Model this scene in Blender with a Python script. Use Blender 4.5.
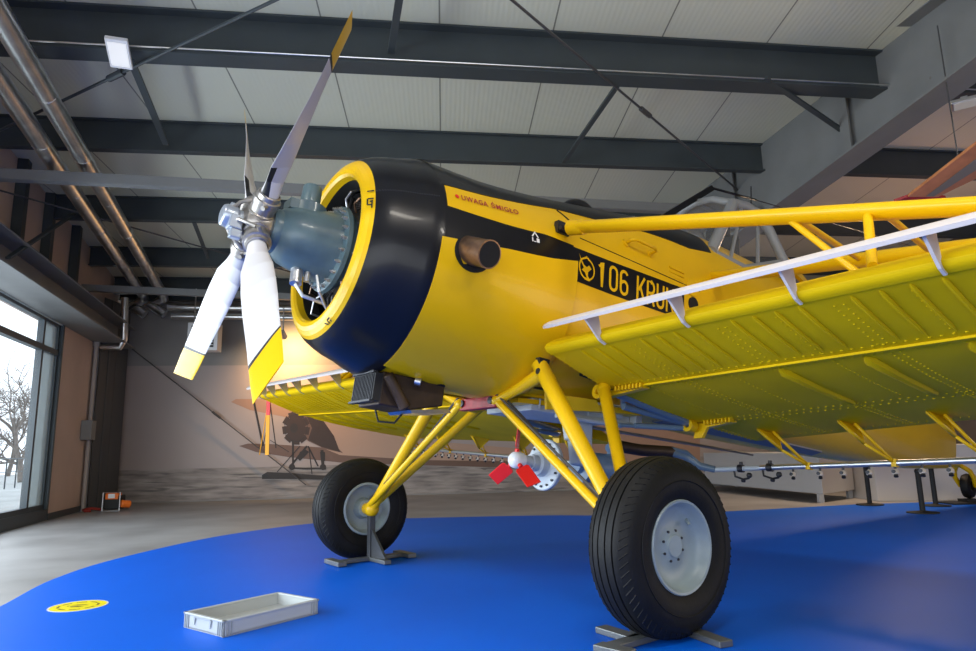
import bpy, bmesh, math, random
from mathutils import Vector, Matrix
random.seed(7)
PI = math.pi
for o in list(bpy.data.objects): bpy.data.objects.remove(o)
scn = bpy.context.scene
COL = scn.collection

# ------------------------------------------------------------------ camera
FPX, PITCH, ROLL, CAMH = 676.33, 0.18206, -0.02193, 0.843
cp, sp = math.cos(PITCH), math.sin(PITCH)
_f = Vector((0, cp, sp)); _r = Vector((1, 0, 0)); _u = Vector((0, -sp, cp))
cr, sr = math.cos(ROLL), math.sin(ROLL)
CR = cr*_r + sr*_u; CU = -sr*_r + cr*_u; CF = _f
CAM = Vector((0, 0, CAMH))
cam = bpy.data.cameras.new('camera'); camo = bpy.data.objects.new('camera', cam); COL.objects.link(camo)
cam.sensor_fit = 'HORIZONTAL'; cam.sensor_width = 36; cam.lens = FPX/976*36; cam.clip_start = .05; cam.clip_end = 300
camo.matrix_world = Matrix(((CR.x, CU.x, -CF.x, 0), (CR.y, CU.y, -CF.y, 0), (CR.z, CU.z, -CF.z, CAMH), (0, 0, 0, 1)))
scn.camera = camo

# ------------------------------------------------------------------ world, lights, exposure
w = bpy.data.worlds.new('world'); scn.world = w; w.use_nodes = True
bg = w.node_tree.nodes['Background']; bg.inputs[0].default_value = (.80, .90, 1.0, 1); bg.inputs[1].default_value = 2.2
scn.view_settings.view_transform = 'Standard'; scn.view_settings.look = 'None'
scn.view_settings.gamma = 1; scn.view_settings.use_curve_mapping = False
scn.view_settings.exposure = -0.12

def area(name, loc, target, sx, sy, power, col, spread=PI):
    l = bpy.data.lights.new(name, 'AREA'); l.shape = 'RECTANGLE'; l.size = sx; l.size_y = sy; l.energy = power; l.color = col; l.spread = spread
    o = bpy.data.objects.new(name, l); COL.objects.link(o); o.location = loc
    o.rotation_euler = (Vector(target)-Vector(loc)).to_track_quat('-Z', 'Y').to_euler(); return o
def spot(name, loc, target, power, col, ang, blend=.6, rad=.05):
    l = bpy.data.lights.new(name, 'SPOT'); l.energy = power; l.color = col; l.spot_size = ang; l.spot_blend = blend; l.shadow_soft_size = rad
    o = bpy.data.objects.new(name, l); COL.objects.link(o); o.location = loc
    o.rotation_euler = (Vector(target)-Vector(loc)).to_track_quat('-Z', 'Y').to_euler(); return o
# daylight through the glazed side (left) and an added fill light behind the camera
area('daylight_side_window', (-5.6, 3.2, 1.5), (0, 4.6, 1.2), 9.0, 2.4, 720, (.80, .91, 1.0))
area('rear_fill', (-.5, -3.9, 1.6), (0, 4, 1.4), 8.0, 2.8, 270, (.90, .95, 1.0))
# added area lights in place of unseen roof lamps, behind and above the camera
for lx, ly, pw in ((-2.6, 1.6, 55), (0.6, 1.2, 52), (3.6, 1.2, 95)):
    area('hall_light', (lx, ly, 4.15), (lx, ly+.6, 0), 1.2, .3, pw, (1.0, .93, .82))
area('side_fill', (8.0, 3.0, 1.3), (0, 4.6, 1.2), 4.0, 2.0, 95, (1.0, .86, .68))  # added warm fill from the right, not a known lamp
spot('roof_warm_fill', (6.6, 8.6, 2.6), (6.2, 9.2, 5), 45, (1.0, .52, .28), math.radians(150), .9, .1)  # added upward spot to warm the roof beyond the rafter
area('hall_light', (5.5, 10.0, 3.4), (4.6, 9.6, 0), 1.0, .4, 110, (1.0, .72, .48))

# ------------------------------------------------------------------ helpers
def ray(px, py): return (CR*((px-488)/FPX) + CU*((325.5-py)/FPX) + CF)
def hitp(px, py, p0, n):
    d = ray(px, py); t = (Vector(p0)-CAM).dot(n)/d.dot(n); return CAM + d*t
def atz(px, py, z): return hitp(px, py, (0, 0, z), Vector((0, 0, 1)))

MATS = {}
def mat(name, col, rough=.5, metal=0, coat=0, bump=None, var=None, emit=None, trans=0, spec=.5, ior=1.45):
    m = bpy.data.materials.new(name); m.use_nodes = True; nt = m.node_tree; b = nt.nodes['Principled BSDF']
    b.inputs['Base Color'].default_value = (*col, 1); b.inputs['Roughness'].default_value = rough; b.inputs['Metallic'].default_value = metal
    b.inputs['Coat Weight'].default_value = coat; b.inputs['Coat Roughness'].default_value = .08; b.inputs['Specular IOR Level'].default_value = spec
    b.inputs['Transmission Weight'].default_value = trans; b.inputs['IOR'].default_value = ior
    tc = nt.nodes.new('ShaderNodeTexCoord')
    if var:
        sc, amt = var[0], var[1]
        n = nt.nodes.new('ShaderNodeTexNoise'); n.inputs['Scale'].default_value = sc; n.inputs['Detail'].default_value = 6
        nt.links.new(tc.outputs['Object'], n.inputs['Vector'])
        mx = nt.nodes.new('ShaderNodeMix'); mx.data_type = 'RGBA'
        c2 = var[2] if len(var) > 2 else tuple(c*(1-amt) for c in col)
        mx.inputs[6].default_value = (*col, 1); mx.inputs[7].default_value = (*c2, 1)
        rp = nt.nodes.new('ShaderNodeMapRange'); rp.inputs[1].default_value = .35; rp.inputs[2].default_value = .7
        nt.links.new(n.outputs['Fac'], rp.inputs[0]); nt.links.new(rp.outputs[0], mx.inputs[0]); nt.links.new(mx.outputs[2], b.inputs['Base Color'])
    if bump:
        n2 = nt.nodes.new('ShaderNodeTexNoise'); n2.inputs['Scale'].default_value = bump[0]; n2.inputs['Detail'].default_value = 4
        nt.links.new(tc.outputs['Object'], n2.inputs['Vector'])
        bp = nt.nodes.new('ShaderNodeBump'); bp.inputs['Strength'].default_value = bump[1]; bp.inputs['Distance'].default_value = bump[2] if len(bump) > 2 else .01
        nt.links.new(n2.outputs['Fac'], bp.inputs['Height']); nt.links.new(bp.outputs[0], b.inputs['Normal'])
    if emit: b.inputs['Emission Color'].default_value = (*emit[0], 1); b.inputs['Emission Strength'].default_value = emit[1]
    MATS[name] = m; return m

class MB:
    def __init__(s): s.v = []; s.f = []; s.m = []; s.s = []
    def add(s, vs, fs, mi=0, smooth=True):
        b = len(s.v); s.v += [tuple(v) for v in vs]; s.f += [tuple(b+i for i in f) for f in fs]; s.m += [mi]*len(fs); s.s += [smooth]*len(fs)
    def box(s, c, sz, R=None, mi=0):
        R = R or Matrix.Identity(3); c = Vector(c); h = [Vector(sz)[i]/2 for i in range(3)]
        vs = [c + R @ Vector((x*h[0], y*h[1], z*h[2])) for x in (-1, 1) for y in (-1, 1) for z in (-1, 1)]
        s.add(vs, [(0,1,3,2),(4,6,7,5),(0,4,5,1),(2,3,7,6),(0,2,6,4),(1,5,7,3)], mi, False)
    def bar(s, p0, p1, wd, ht, up=(0, 0, 1), mi=0):
        p0, p1 = Vector(p0), Vector(p1); d = p1-p0; L = d.length; d = d/L
        up = Vector(up); a = d.cross(up); a = a.normalized() if a.length > 1e-6 else d.orthogonal().normalized(); b = a.cross(d)
        s.box((p0+p1)/2, (L, wd, ht), Matrix((d, a, b)).transposed(), mi)
    def rings(s, rings, mi=0, cap0=True, cap1=True, closed=True, smooth=True):
        n = len(rings[0]); vs = [p for r in rings for p in r]; fs = []
        for i in range(len(rings)-1):
            for j in range(n if closed else n-1):
                k = (j+1) % n
                fs.append((i*n+j, i*n+k, (i+1)*n+k, (i+1)*n+j))
        if cap0: fs.append(tuple(range(n))[::-1])
        if cap1: fs.append(tuple((len(rings)-1)*n+j for j in range(n)))
        s.add(vs, fs, mi, smooth)
    def tube(s, p0, p1, r0, r1=None, n=14, mi=0, cap=True, sq=1.0, up=None):
        s.path([p0, p1], [r0, r0 if r1 is None else r1], n, mi, cap, sq, up)
    def path(s, pts, r, n=12, mi=0, cap=True, sq=1.0, up=None):
        pts = [Vector(p) for p in pts]; rs = r if isinstance(r, (list, tuple)) else [r]*len(pts)
        out = []; a = None
        for i, p in enumerate(pts):
            d = (pts[min(i+1, len(pts)-1)]-pts[max(i-1, 0)]).normalized()
            if a is None:
                a = Vector(up) if up else d.orthogonal()
            a = (a - d*a.dot(d)).normalized(); b = d.cross(a)
            out.append([p + a*(rs[i]*math.cos(2*PI*k/n)) + b*(rs[i]*sq*math.sin(2*PI*k/n)) for k in range(n)])
        s.rings(out, mi, cap, cap)
    def lathe(s, o, ax, prof, n=32, mi=0, cap0=False, cap1=False, mats=None):
        o = Vector(o); ax = Vector(ax).normalized(); a = ax.orthogonal().normalized(); b = ax.cross(a)
        R = [[o+ax*h+a*(r*math.cos(2*PI*k/n))+b*(r*math.sin(2*PI*k/n)) for k in range(n)] for h, r in prof]
        if mats:
            for i in range(len(R)-1): s.rings(R[i:i+2], mats[i], False, False)
        else: s.rings(R, mi, cap0, cap1)
    def dome(s, c, nrm, r, h=None, mi=0, n=6):
        c = Vector(c); nrm = Vector(nrm).normalized(); a = nrm.orthogonal().normalized(); b = nrm.cross(a); h = h or r*.6
        R0 = [c+a*(r*math.cos(2*PI*k/n))+b*(r*math.sin(2*PI*k/n)) for k in range(n)]
        R1 = [c+nrm*h*.8+(p-c)*.6 for p in R0]
        vs = R0+R1+[c+nrm*h]
        s.add(vs, [(k, (k+1) % n, n+(k+1) % n, n+k) for k in range(n)]+[(n+k, n+(k+1) % n, 2*n) for k in range(n)], mi, True)
    def ball(s, c, r, n=10, mi=0, sc=(1, 1, 1)):
        c = Vector(c); R = []
        for i in range(1, n//2):
            th = PI*i/(n//2)
            R.append([c+Vector((r*sc[0]*math.sin(th)*math.cos(2*PI*k/n), r*sc[1]*math.sin(th)*math.sin(2*PI*k/n), r*sc[2]*math.cos(th))) for k in range(n)])
        s.rings(R[::-1], mi)
    def prism(s, poly, thick, mi=0):      # poly: 3D points in a plane; thick: vector
        n = len(poly); t = Vector(thick); vs = [Vector(p) for p in poly]+[Vector(p)+t for p in poly]
        s.add(vs, [tuple(range(n))[::-1], tuple(range(n, 2*n))]+[(k, (k+1) % n, n+(k+1) % n, n+k) for k in range(n)], mi, False)
    def build(s, name, mats, parent=None, loc=None, bevel=0, ang=40):
        me = bpy.data.meshes.new(name); me.from_pydata(s.v, [], s.f)
        for m in (mats if isinstance(mats, (list, tuple)) else [mats]): me.materials.append(m)
        me.polygons.foreach_set('material_index', s.m); me.polygons.foreach_set('use_smooth', [True]*len(s.f))
        bm = bmesh.new(); bm.from_mesh(me); bmesh.ops.recalc_face_normals(bm, faces=bm.faces)
        for e in bm.edges:
            if len(e.link_faces) == 2 and e.calc_face_angle(0) > math.radians(ang): e.smooth = False
        for fc, sm in zip(bm.faces, s.s): fc.smooth = sm
        bm.to_mesh(me); bm.free()
        o = bpy.data.objects.new(name, me); COL.objects.link(o)
        if parent is not None: o.parent = parent
        if loc is not None: o.location = loc
        if bevel:
            md = o.modifiers.new('bevel', 'BEVEL'); md.width = bevel; md.segments = 2; md.limit_method = 'ANGLE'; md.angle_limit = math.radians(50)
        return o

def empty(name, loc, M=None):
    o = bpy.data.objects.new(name, None); COL.objects.link(o); o.empty_display_size = .1
    if M is None: o.location = loc
    else: o.matrix_world = Matrix.Translation(loc) @ M.to_4x4()
    return o
def tag(o, label=None, cat=None, group=None, kind=None):
    if label: o['label'] = label
    if cat: o['category'] = cat
    if group: o['group'] = group
    if kind: o['kind'] = kind
    return o
def struct(name, mb, mats, label, cat, **k):
    return tag(mb.build(name, mats, **k), label, cat, None, 'structure')
def glyphs(txt, size, bold=0, xs=1.0, spacing=1.0):
    """outline of a text as flat mesh data (verts 2D, faces)"""
    c = bpy.data.curves.new('t', 'FONT'); c.body = txt; c.size = size; c.offset = bold; c.space_character = spacing; c.resolution_u = 3
    o = bpy.data.objects.new('t', c); COL.objects.link(o)
    dg = bpy.context.evaluated_depsgraph_get(); me = bpy.data.meshes.new_from_object(o.evaluated_get(dg))
    vs = [(v.co.x*xs, v.co.y) for v in me.vertices]; fs = [tuple(p.vertices) for p in me.polygons]
    bpy.data.objects.remove(o); bpy.data.curves.remove(c); bpy.data.meshes.remove(me)
    if vs:
        x0 = min(v[0] for v in vs); vs = [(x-x0, y) for x, y in vs]
    return vs, fs

# ------------------------------------------------------------------ materials
YEL = (.80, .475, .004)
yellow = mat('yellow_paint', YEL, .32, coat=.12, spec=.3, var=(1.6, .10))
yellow_wing_shaded = mat('yellow_paint_shaded', (.74, .48, .003), .5, coat=.0, spec=.08, var=(2.5, .12), bump=(3, .06, .02))  # same yellow as the fuselage, shade of the wing underside toned into it
black_paint = mat('black_paint', (.007, .007, .009), .30, coat=.12, spec=.3)
black_matt = mat('black_matt', (.012, .012, .012), .6)
white_paint = mat('white_paint', (.78, .78, .79), .3, coat=.2)
slat_white = mat('slat_white', (.62, .56, .53), .35)
red_paint = mat('red_paint', (.75, .02, .015), .35)
crimson = mat('crimson_paint', (.42, .03, .035), .4, var=(20, .3))
tyre_m = mat('tyre_rubber', (.010, .0095, .009), .58, spec=.28, var=(9, .4), bump=(60, .12))
rim_m = mat('wheel_rim_paint', (.30, .36, .37), .38, var=(12, .12))
gear_m = mat('gearbox_paint', (.10, .16, .18), .38, coat=.2, var=(9, .25))
steel_dk = mat('dark_metal', (.05, .05, .055), .45, metal=.7)
steel_m = mat('bright_metal', (.55, .55, .56), .28, metal=1)
alu = mat('aluminium', (.62, .63, .65), .35, metal=.9)
bluegrey = mat('blue_grey_paint', (.52, .56, .57), .38, var=(7, .2))
tube_blue = mat('blue_tube_paint', (.13, .19, .25), .35, coat=.2)
bronze = mat('heat_stained_steel', (.33, .20, .13), .34, metal=.8, var=(14, .5))
deep_black = mat('deep_black_matt', (.006, .006, .006), .8)  # near-black for openings, pipe bores, seams and gap sheets
brownmetal = mat('brown_duct', (.055, .032, .018), .5, metal=.3, var=(14, .4))
canopy_w = mat('canopy_frame_paint', (.27, .28, .29), .4)
glass = mat('canopy_glass', (.75, .8, .82), .05, trans=.0, spec=.6)
def glassify(m, alpha):
    b = m.node_tree.nodes['Principled BSDF']; b.inputs['Alpha'].default_value = alpha
glassify(glass, .06)
win_glass = mat('window_glass', (.8, .9, .92), .02, spec=.4); glassify(win_glass, .07)
frost = mat('frosted_glass', (.62, .74, .78), .35); glassify(frost, .62)
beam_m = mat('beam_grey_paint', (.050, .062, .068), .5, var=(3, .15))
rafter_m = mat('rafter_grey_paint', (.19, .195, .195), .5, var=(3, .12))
galv = mat('galvanised_steel', (.72, .72, .72), .3, metal=1, var=(6, .25))
concrete = mat('floor_concrete', (.36, .35, .345), .42, var=(1.3, .25, (.25, .24, .235)), bump=(40, .05))
blue_floor = mat('blue_floor_paint', (.0, .115, .70), .5, var=(.9, .08), bump=(60, .03), spec=.18)
wall_brown = mat('wall_panel_brown', (.56, .42, .35), .6, var=(2, .1))
wall_grey = mat('wall_panel_grey', (.30, .29, .28), .6, var=(1.5, .1))
col_dk = mat('column_grey', (.055, .058, .063), .5)
reveal_m = mat('reveal_white', (.62, .70, .72), .5)
frame_dk = mat('window_frame_grey', (.045, .06, .07), .4)
plastic_g = mat('crate_grey_plastic', (.44, .465, .465), .42)
display_w = mat('display_white', (.50, .50, .51), .5)
cable_m = mat('cable_steel', (.10, .10, .105), .4, metal=.5)
orange = mat('orange_plastic', (.85, .18, .02), .4)
wood_w = mat('varnished_wood', (.62, .25, .10), .35, var=(5, .35), coat=.3)

# ceiling panels: sandwich sheets with joints
def panel_mat(name, col, step, axis_deg):
    m = mat(name, col, .5); nt = m.node_tree; b = nt.nodes['Principled BSDF']
    tc = nt.nodes.new('ShaderNodeTexCoord'); mp = nt.nodes.new('ShaderNodeMapping'); mp.inputs['Rotation'].default_value = (0, 0, math.radians(axis_deg))
    nt.links.new(tc.outputs['Object'], mp.inputs[0]); sx = nt.nodes.new('ShaderNodeSeparateXYZ'); nt.links.new(mp.outputs[0], sx.inputs[0])
    def mth(op, a, v):
        n = nt.nodes.new('ShaderNodeMath'); n.operation = op; nt.links.new(a, n.inputs[0]); n.inputs[1].default_value = v; return n.outputs[0]
    fr = mth('FRACT', mth('DIVIDE', sx.outputs[0], step), 0)
    ln = mth('LESS_THAN', fr, .014)
    wv = mth('SINE', mth('MULTIPLY', sx.outputs[0], 2*PI/.05), 0)
    mx = nt.nodes.new('ShaderNodeMix'); mx.data_type = 'RGBA'; mx.inputs[6].default_value = (*col, 1); mx.inputs[7].default_value = tuple(c*.35 for c in col)+(1,)
    nt.links.new(ln, mx.inputs[0]); nt.links.new(mx.outputs[2], b.inputs['Base Color'])
    bp = nt.nodes.new('ShaderNodeBump'); bp.inputs['Strength'].default_value = .12; bp.inputs['Distance'].default_value = .004
    nt.links.new(wv, bp.inputs['Height']); nt.links.new(bp.outputs[0], b.inputs['Normal'])
    return m
ceil_m = panel_mat('ceiling_sheet', (.65, .655, .54), 1.05, -4)

# ------------------------------------------------------------------ room
U = Vector((math.cos(math.radians(7.5)), math.sin(math.radians(7.5)), 0)); V = Vector((-U.y, U.x, 0))
HD = Vector((-.26, 1, 0)).normalized()                    # direction of rafters and pipes (the hall is slightly skew)
UP = Vector((0, 0, 1))
RISE = -.06
def vof(p): return Vector(p).dot(V)
CEIL0 = 4.98
def ceil_z(p): return CEIL0 + RISE*vof(p)
def ceilplane(off=0):                                   # point and normal of the sloped plane `off` under the sheets
    n = (UP - V*RISE).normalized(); return Vector((0, 0, CEIL0-off)), n
def atc(px, py, off): p0, n = ceilplane(off); return hitp(px, py, p0, n)

fl = MB(); fl.prism([(-2.6, -6, -.1), (10, -6, -.1), (10, 16.5, -.1), (-8.2, 16.5, -.1)], UP*.1)
struct('floor', fl, concrete, 'grey polished concrete floor of the hall', 'floor')
# blue painted area: arc at the left, straight far edge
bl = [Vector((x, y, 0)) for x, y in ((-2.35, 2.4), (-2.62, 3.2), (-2.9, 4.21), (-3.14, 5.05), (-3.2, 5.95), (-3.0, 7.2), (-2.66, 8.0), (-2.2, 8.6), (-1.5, 8.95), (-.27, 9.0), (.82, 8.95))]
bl += [atz(640, 516, 0), atz(740, 511, 0), atz(860, 504.5, 0), atz(976, 501, 0), Vector((9.5, 11.2, 0)), Vector((9.5, -3, 0)), Vector((-1.0, -3, 0)), Vector((-1.8, .8, 0))]
def smooth_closed(P, n=6):
    out = []; N = len(P)
    for i in range(N):
        a, b, c, d = P[i-1], P[i], P[(i+1) % N], P[(i+2) % N]
        if i >= 10: out.append(b); continue
        for k in range(n):
            t = k/n; out.append(.5*((2*b)+(c-a)*t+(2*a-5*b+4*c-d)*t*t+(3*b-a-3*c+d)*t**3))
    return out
bp = smooth_closed(bl); m = MB(); m.prism([p+UP*.001 for p in bp], UP*.003)
tag(m.build('floor_covering', blue_floor), 'bright blue covering with rounded edge laid on the concrete floor under the yellow aeroplane', 'floor covering', None, 'structure')

# ceiling sheets
p0, n = ceilplane(0)
cs = []
for q in (Vector((-2.9, -5, 0)), Vector((9.5, -5, 0)), Vector((9.5, 18, 0)), Vector((-8.6, 18, 0))):
    cs.append(Vector((q.x, q.y, ceil_z(q))))
m = MB(); m.prism(cs, UP*.12); struct('ceiling', m, ceil_m, 'pale ribbed metal roof sheets above the steel purlins', 'ceiling')

# back wall
BW = Vector((-6.43, 13.1, 0)); BN = V
def atb(px, py, off=0): return hitp(px, py, BW - V*off, V)
m = MB(); a = BW - U*.7; b = BW + U*15; m.prism([a, b, b+UP*5, a+UP*5], V*.2)
struct('wall_back', m, wall_grey, 'grey panelled back wall carrying the photo mural', 'wall')
# right and rear walls (outside the frame, they close the hall)
m = MB(); a = Vector((8.6, -4.4, 0)); b = Vector((8.2, 16.5, 0)); m.prism([a, b, b+UP*5.2, a+UP*5.2], Vector((.2, 0, 0)))
struct('wall_right', m, mat('wall_right_dark', (.16, .13, .11), .6), 'dark side wall at the right end of the hall', 'wall')
m = MB(); a = Vector((-7, -4.4, 0)); b = Vector((8.6, -4.4, 0)); m.prism([a, b, b+UP*5.6, a+UP*5.6], Vector((0, -.2, 0)))
struct('wall_rear', m, wall_grey, 'grey wall behind the viewpoint', 'wall')

# left wall -------------------------------------------------------------
L0 = atz(0, 532.5, 0); L1 = atz(77, 512, 0); LD = (L1-L0).normalized(); LN = Vector((LD.y, -LD.x, 0))   # LN points into the room
def atl(px, py, off=0): return hitp(px, py, L0 + LN*off, LN)
def ls(p): return (Vector(p)-L0).dot(LD)
def lp(s, z, off=0): return L0 + LD*s + UP*z + LN*off
ZL = .5*(atl(0, 275.5).z + atl(88, 347.6).z)
sj = ls(atl(47, 500)); se = ((BW-L0).dot(V))/LD.dot(V)
def lbox(mb, s0, s1, z0, z1, o0, o1, mi=0):
    mb.prism([lp(s0, z0, o0), lp(s1, z0, o0), lp(s1, z1, o0), lp(s0, z1, o0)], LN*(o1-o0), mi)
m = MB(); lbox(m, sj+.02, se, 0, ZL+.02, -.25, 0); lbox(m, -11.5, se, ZL, 5.4, -.25, 0)
struct('wall_left', m, wall_brown, 'brownish panelled side wall beyond and above the tall window', 'wall')
m = MB(); lbox(m, sj+.03, se, 0, .09, .002, .022); struct('baseboard_left', m, frame_dk, 'thin dark skirting under the brownish wall panel', 'baseboard')
RC = -.07                                                    # depth of the glazing behind the wall face
m = MB(); lbox(m, -11.5, sj+.02, .02, .15, RC-.03, -.004, 0); lbox(m, -11.5, sj, ZL-.02, ZL+.02, RC-.03, -.004, 0)
lbox(m, sj-.004, sj+.02, .15, ZL, -.25, RC-.05, 0)
struct('trim_1', m, reveal_m, 'pale reveal and sill around the tall side window', 'trim')
m = MB(); lbox(m, -11.5, sj+.05, 0, .155, -.01, .012); lbox(m, sj-.012, sj+.045, .15, ZL, -.03, .014)
struct('trim_2', m, frame_dk, 'dark metal strip framing the window opening at floor and jamb', 'trim')
wf = empty('window_1', lp(0, .15, RC)); tag(wf, 'tall glazed side window showing bare trees outside', 'window', None, 'structure')
wl = wf.location
zt = ls(Vector((0,0,0)))
ztr = atl(30, 343, RC).z
m = MB()
sm_ = ls(atl(34.5, 400, RC))
for s0 in (-10.2, -7.2, -4.4, -1.7, sm_, sj-.03): lbox(m, s0-.035, s0+.035, .15, ZL, RC-.04, RC+.04)
lbox(m, -11.5, sj, ztr-.04, ztr+.04, RC-.04, RC+.05); lbox(m, -11.5, sj, .15, .22, RC-.04, RC+.04); lbox(m, -11.5, sj, ZL-.06, ZL, RC-.04, RC+.04)
m.v = [tuple(Vector(v)-wl) for v in m.v]; m.build('window_frame', frame_dk, wf)
m = MB(); lbox(m, sm_+.03, sj-.05, .2, ZL-.05, RC-.004, RC+.010); m.v = [tuple(Vector(v)-wl) for v in m.v]; m.build('frosted_pane', frost, wf)
m = MB(); lbox(m, -11.5, sm_, .15, ZL, RC-.006, RC+.006); m.v = [tuple(Vector(v)-wl) for v in m.v]; m.build('pane', win_glass, wf)
# lintel beam over the window
q = atz(0, 258, ZL); PROT = (q-L0).dot(LN)
m = MB(); lbox(m, -11.5, ls(atl(105, 347)), ZL-.012, ZL+.012, 0, PROT); lbox(m, -11.5, ls(atl(105, 347)), ZL, ZL+.34, PROT*.45, PROT*.5); lbox(m, -11.5, ls(atl(105,347)), ZL+.33, ZL+.35, .01, PROT)
struct('trim_3', m, rafter_m, 'grey steel lintel beam running above the tall window', 'trim')
for k, px in enumerate((4, 36, 66)):
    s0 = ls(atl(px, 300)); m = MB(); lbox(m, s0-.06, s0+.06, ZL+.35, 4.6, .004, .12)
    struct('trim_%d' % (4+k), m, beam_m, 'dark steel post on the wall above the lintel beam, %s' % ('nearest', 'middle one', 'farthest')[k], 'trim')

# dark steel corner column + back-wall column
m = MB(); a = atz(87, 511, 0); b = atz(104, 508.5, 0); c = atz(116, 505, 0)
m.prism([a, b, b+UP*3.6, a+UP*3.6], V*.02); m.prism([b, c, c+UP*3.6, b+UP*3.6], V*.02); m.bar(a.lerp(b, .5)+UP*1.8, a.lerp(b, .5)+V*.2+UP*1.8, .02, 3.6)
struct('column', m, col_dk, 'dark grey steel corner column beside the mural', 'column')

# purlins: I-beams under the sheets
def ibeam(mb, a, b, h, wd, t=.018, mi=0):
    """a,b: top centre line"""
    a, b = Vector(a), Vector(b)
    mb.bar(a-UP*t/2, b-UP*t/2, wd, t, UP, mi); mb.bar(a-UP*(h-t/2), b-UP*(h-t/2), wd, t, UP, mi); mb.bar(a-UP*h/2, b-UP*h/2, t, h-2*t, UP, mi)
PUR = [((400, 70), .42, .20), ((400, 160), .36, .10), ((200, 222), .34, .10), ((200, 267), .32, .10)]
PV = []
for k, ((px, py), h, wd) in enumerate(PUR):
    p = atc(px, py, h); PV.append(vof(p))
PV += [PV[-1]+(PV[-1]-PV[-2])*.8, BW.dot(V)-.25]
def lxy(v):
    s_ = (v-L0.dot(V))/LD.dot(V); return L0+LD*s_+LN*.02
PV = [PV[0]-4.1, PV[0]-2.05] + PV
PH = [(.42, .20), (.42, .20)] + [(h, wd) for _, h, wd in PUR] + [(.32, .10), (.32, .10)]
nm = ('over the viewpoint, out of frame', 'just above the top of the picture', 'nearest the camera, crossing behind the top propeller blade', 'second from the camera, behind the long propeller blade', 'third from the camera, behind the propeller hub', 'fourth from the camera, left of the cowling', 'fifth, just before the back wall', 'last one, against the back wall')
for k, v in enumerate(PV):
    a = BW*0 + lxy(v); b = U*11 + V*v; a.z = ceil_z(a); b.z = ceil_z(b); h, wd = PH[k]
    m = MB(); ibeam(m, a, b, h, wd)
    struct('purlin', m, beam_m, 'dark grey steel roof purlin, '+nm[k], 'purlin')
# service rail (silver conduit) under purlin nearest to camera
v = PV[2]; m = MB(); a = lxy(v-.12)+U*.02; b = U*8 + V*(v-.12); a.z = b.z = ceil_z(a)-.40; m.tube(a, b, .007, n=8)
tag(m.build('conduit', galv), 'thin silver conduit clipped along the nearest roof purlin', 'conduit', None, 'structure')

# haunched rafter at the right
RP = atc(945, 0, .0); RN = Vector((HD.y, -HD.x, 0))
def atr(px, py): return hitp(px, py, RP, RN)
def rs(p): return (p-RP).dot(HD)
up0, up1, lo0, lo1 = atr(945, 0), atr(690, 190), atr(976, 68), atr(785, 206)
def lin(p, q, s):
    sp_, sq = rs(p), rs(q); t = (s-sp_)/(sq-sp_); return p.lerp(q, t)
sA, sB = rs(lo0)-4.5, rs(up1)+3.0
m = MB(); T = [lin(up0, up1, sA), lin(up0, up1, sB)]; Lw = [lin(lo0, lo1, sA), lin(lo0, lo1, sB)]
m.prism([T[0], T[1], Lw[1], Lw[0]], RN*.02)
m.bar(T[0]+RN*.01, T[1]+RN*.01, .30, .025); m.bar(Lw[0]+RN*.01, Lw[1]+RN*.01, .32, .025)
for px, py in ((845, 90), (735, 190)):
    p = atr(px, py); s0 = rs(p); m.bar(lin(up0, up1, s0)-RN*.06, lin(lo0, lo1, s0)-RN*.06, .02, .12, HD)
for dx, dy in ((0, 0), (14, -10), (17, 2), (4, 12)):
    p = atr(930+dx, 78+dy); m.dome(p-RN*.001, -RN, .014, .01)
rf = struct('rafter', m, rafter_m, 'large grey haunched steel rafter at upper right', 'rafter')
# knee braces and stays (flat bars)
def stay(pa, pb, wd, label):
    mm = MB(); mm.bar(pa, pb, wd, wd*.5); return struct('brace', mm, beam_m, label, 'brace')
stay(atr(842, 130)-RN*.01, atc(765, 78, .40), .05, 'grey flat brace from the big rafter up to the nearest purlin')
stay(atc(617, 86, .41), atc(564, 162, .36), .05, 'grey diagonal brace between the two nearest purlins right of the propeller')
stay(atc(130, 58, .41), atc(166, 144, .36), .06, 'grey diagonal brace between the two nearest purlins beside the lamp')
stay(atc(400, -6, .42), atc(391, 52, .30), .06, 'grey brace at the top edge of the picture')
stay(atc(194, 222, .34), atc(208, 258, .33), .05, 'short grey brace behind the propeller hub')
stay(atz(8, 258, 2.9), atc(74, 214, .34), .05, 'grey diagonal knee brace above the window, nearer one')
stay(atz(94, 334, 2.9), atc(140, 301, .36), .05, 'grey diagonal knee brace above the window, farther one')
# wind-bracing rods
def rod(pa, pb, r, label, extra=None):
    mm = MB(); mm.tube(pa+(pa-pb)*(.45 if 'roof' not in label and pa.z > 3.5 else 0), pb, r, n=8)
    if extra: 
        d = (pb-pa).normalized(); c = pa.lerp(pb, extra); mm.tube(c-d*.10, c+d*.10, r*2.2, n=8)
    return struct('bracing_rod', mm, cable_m if r < .014 else beam_m, label, 'bracing rod')
rod(atc(290, -7, .45), atc(-12, 136, .45), .014, 'grey bracing rod crossing in front of the silver pipes at upper left', .5)
rod(atc(500, -10, .45), atc(745, 196, .35), .012, 'thin dark bracing rod running to the big rafter', .45)
rod(atc(-5, 189, .6), atc(330, 283, .45), .011, 'thin dark bracing rod passing behind the propeller')
rod(atb(127, 345, .16), atb(306, 485, .13), .0105, 'slanting steel bracing rod in front of the photo mural', .5)
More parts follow.
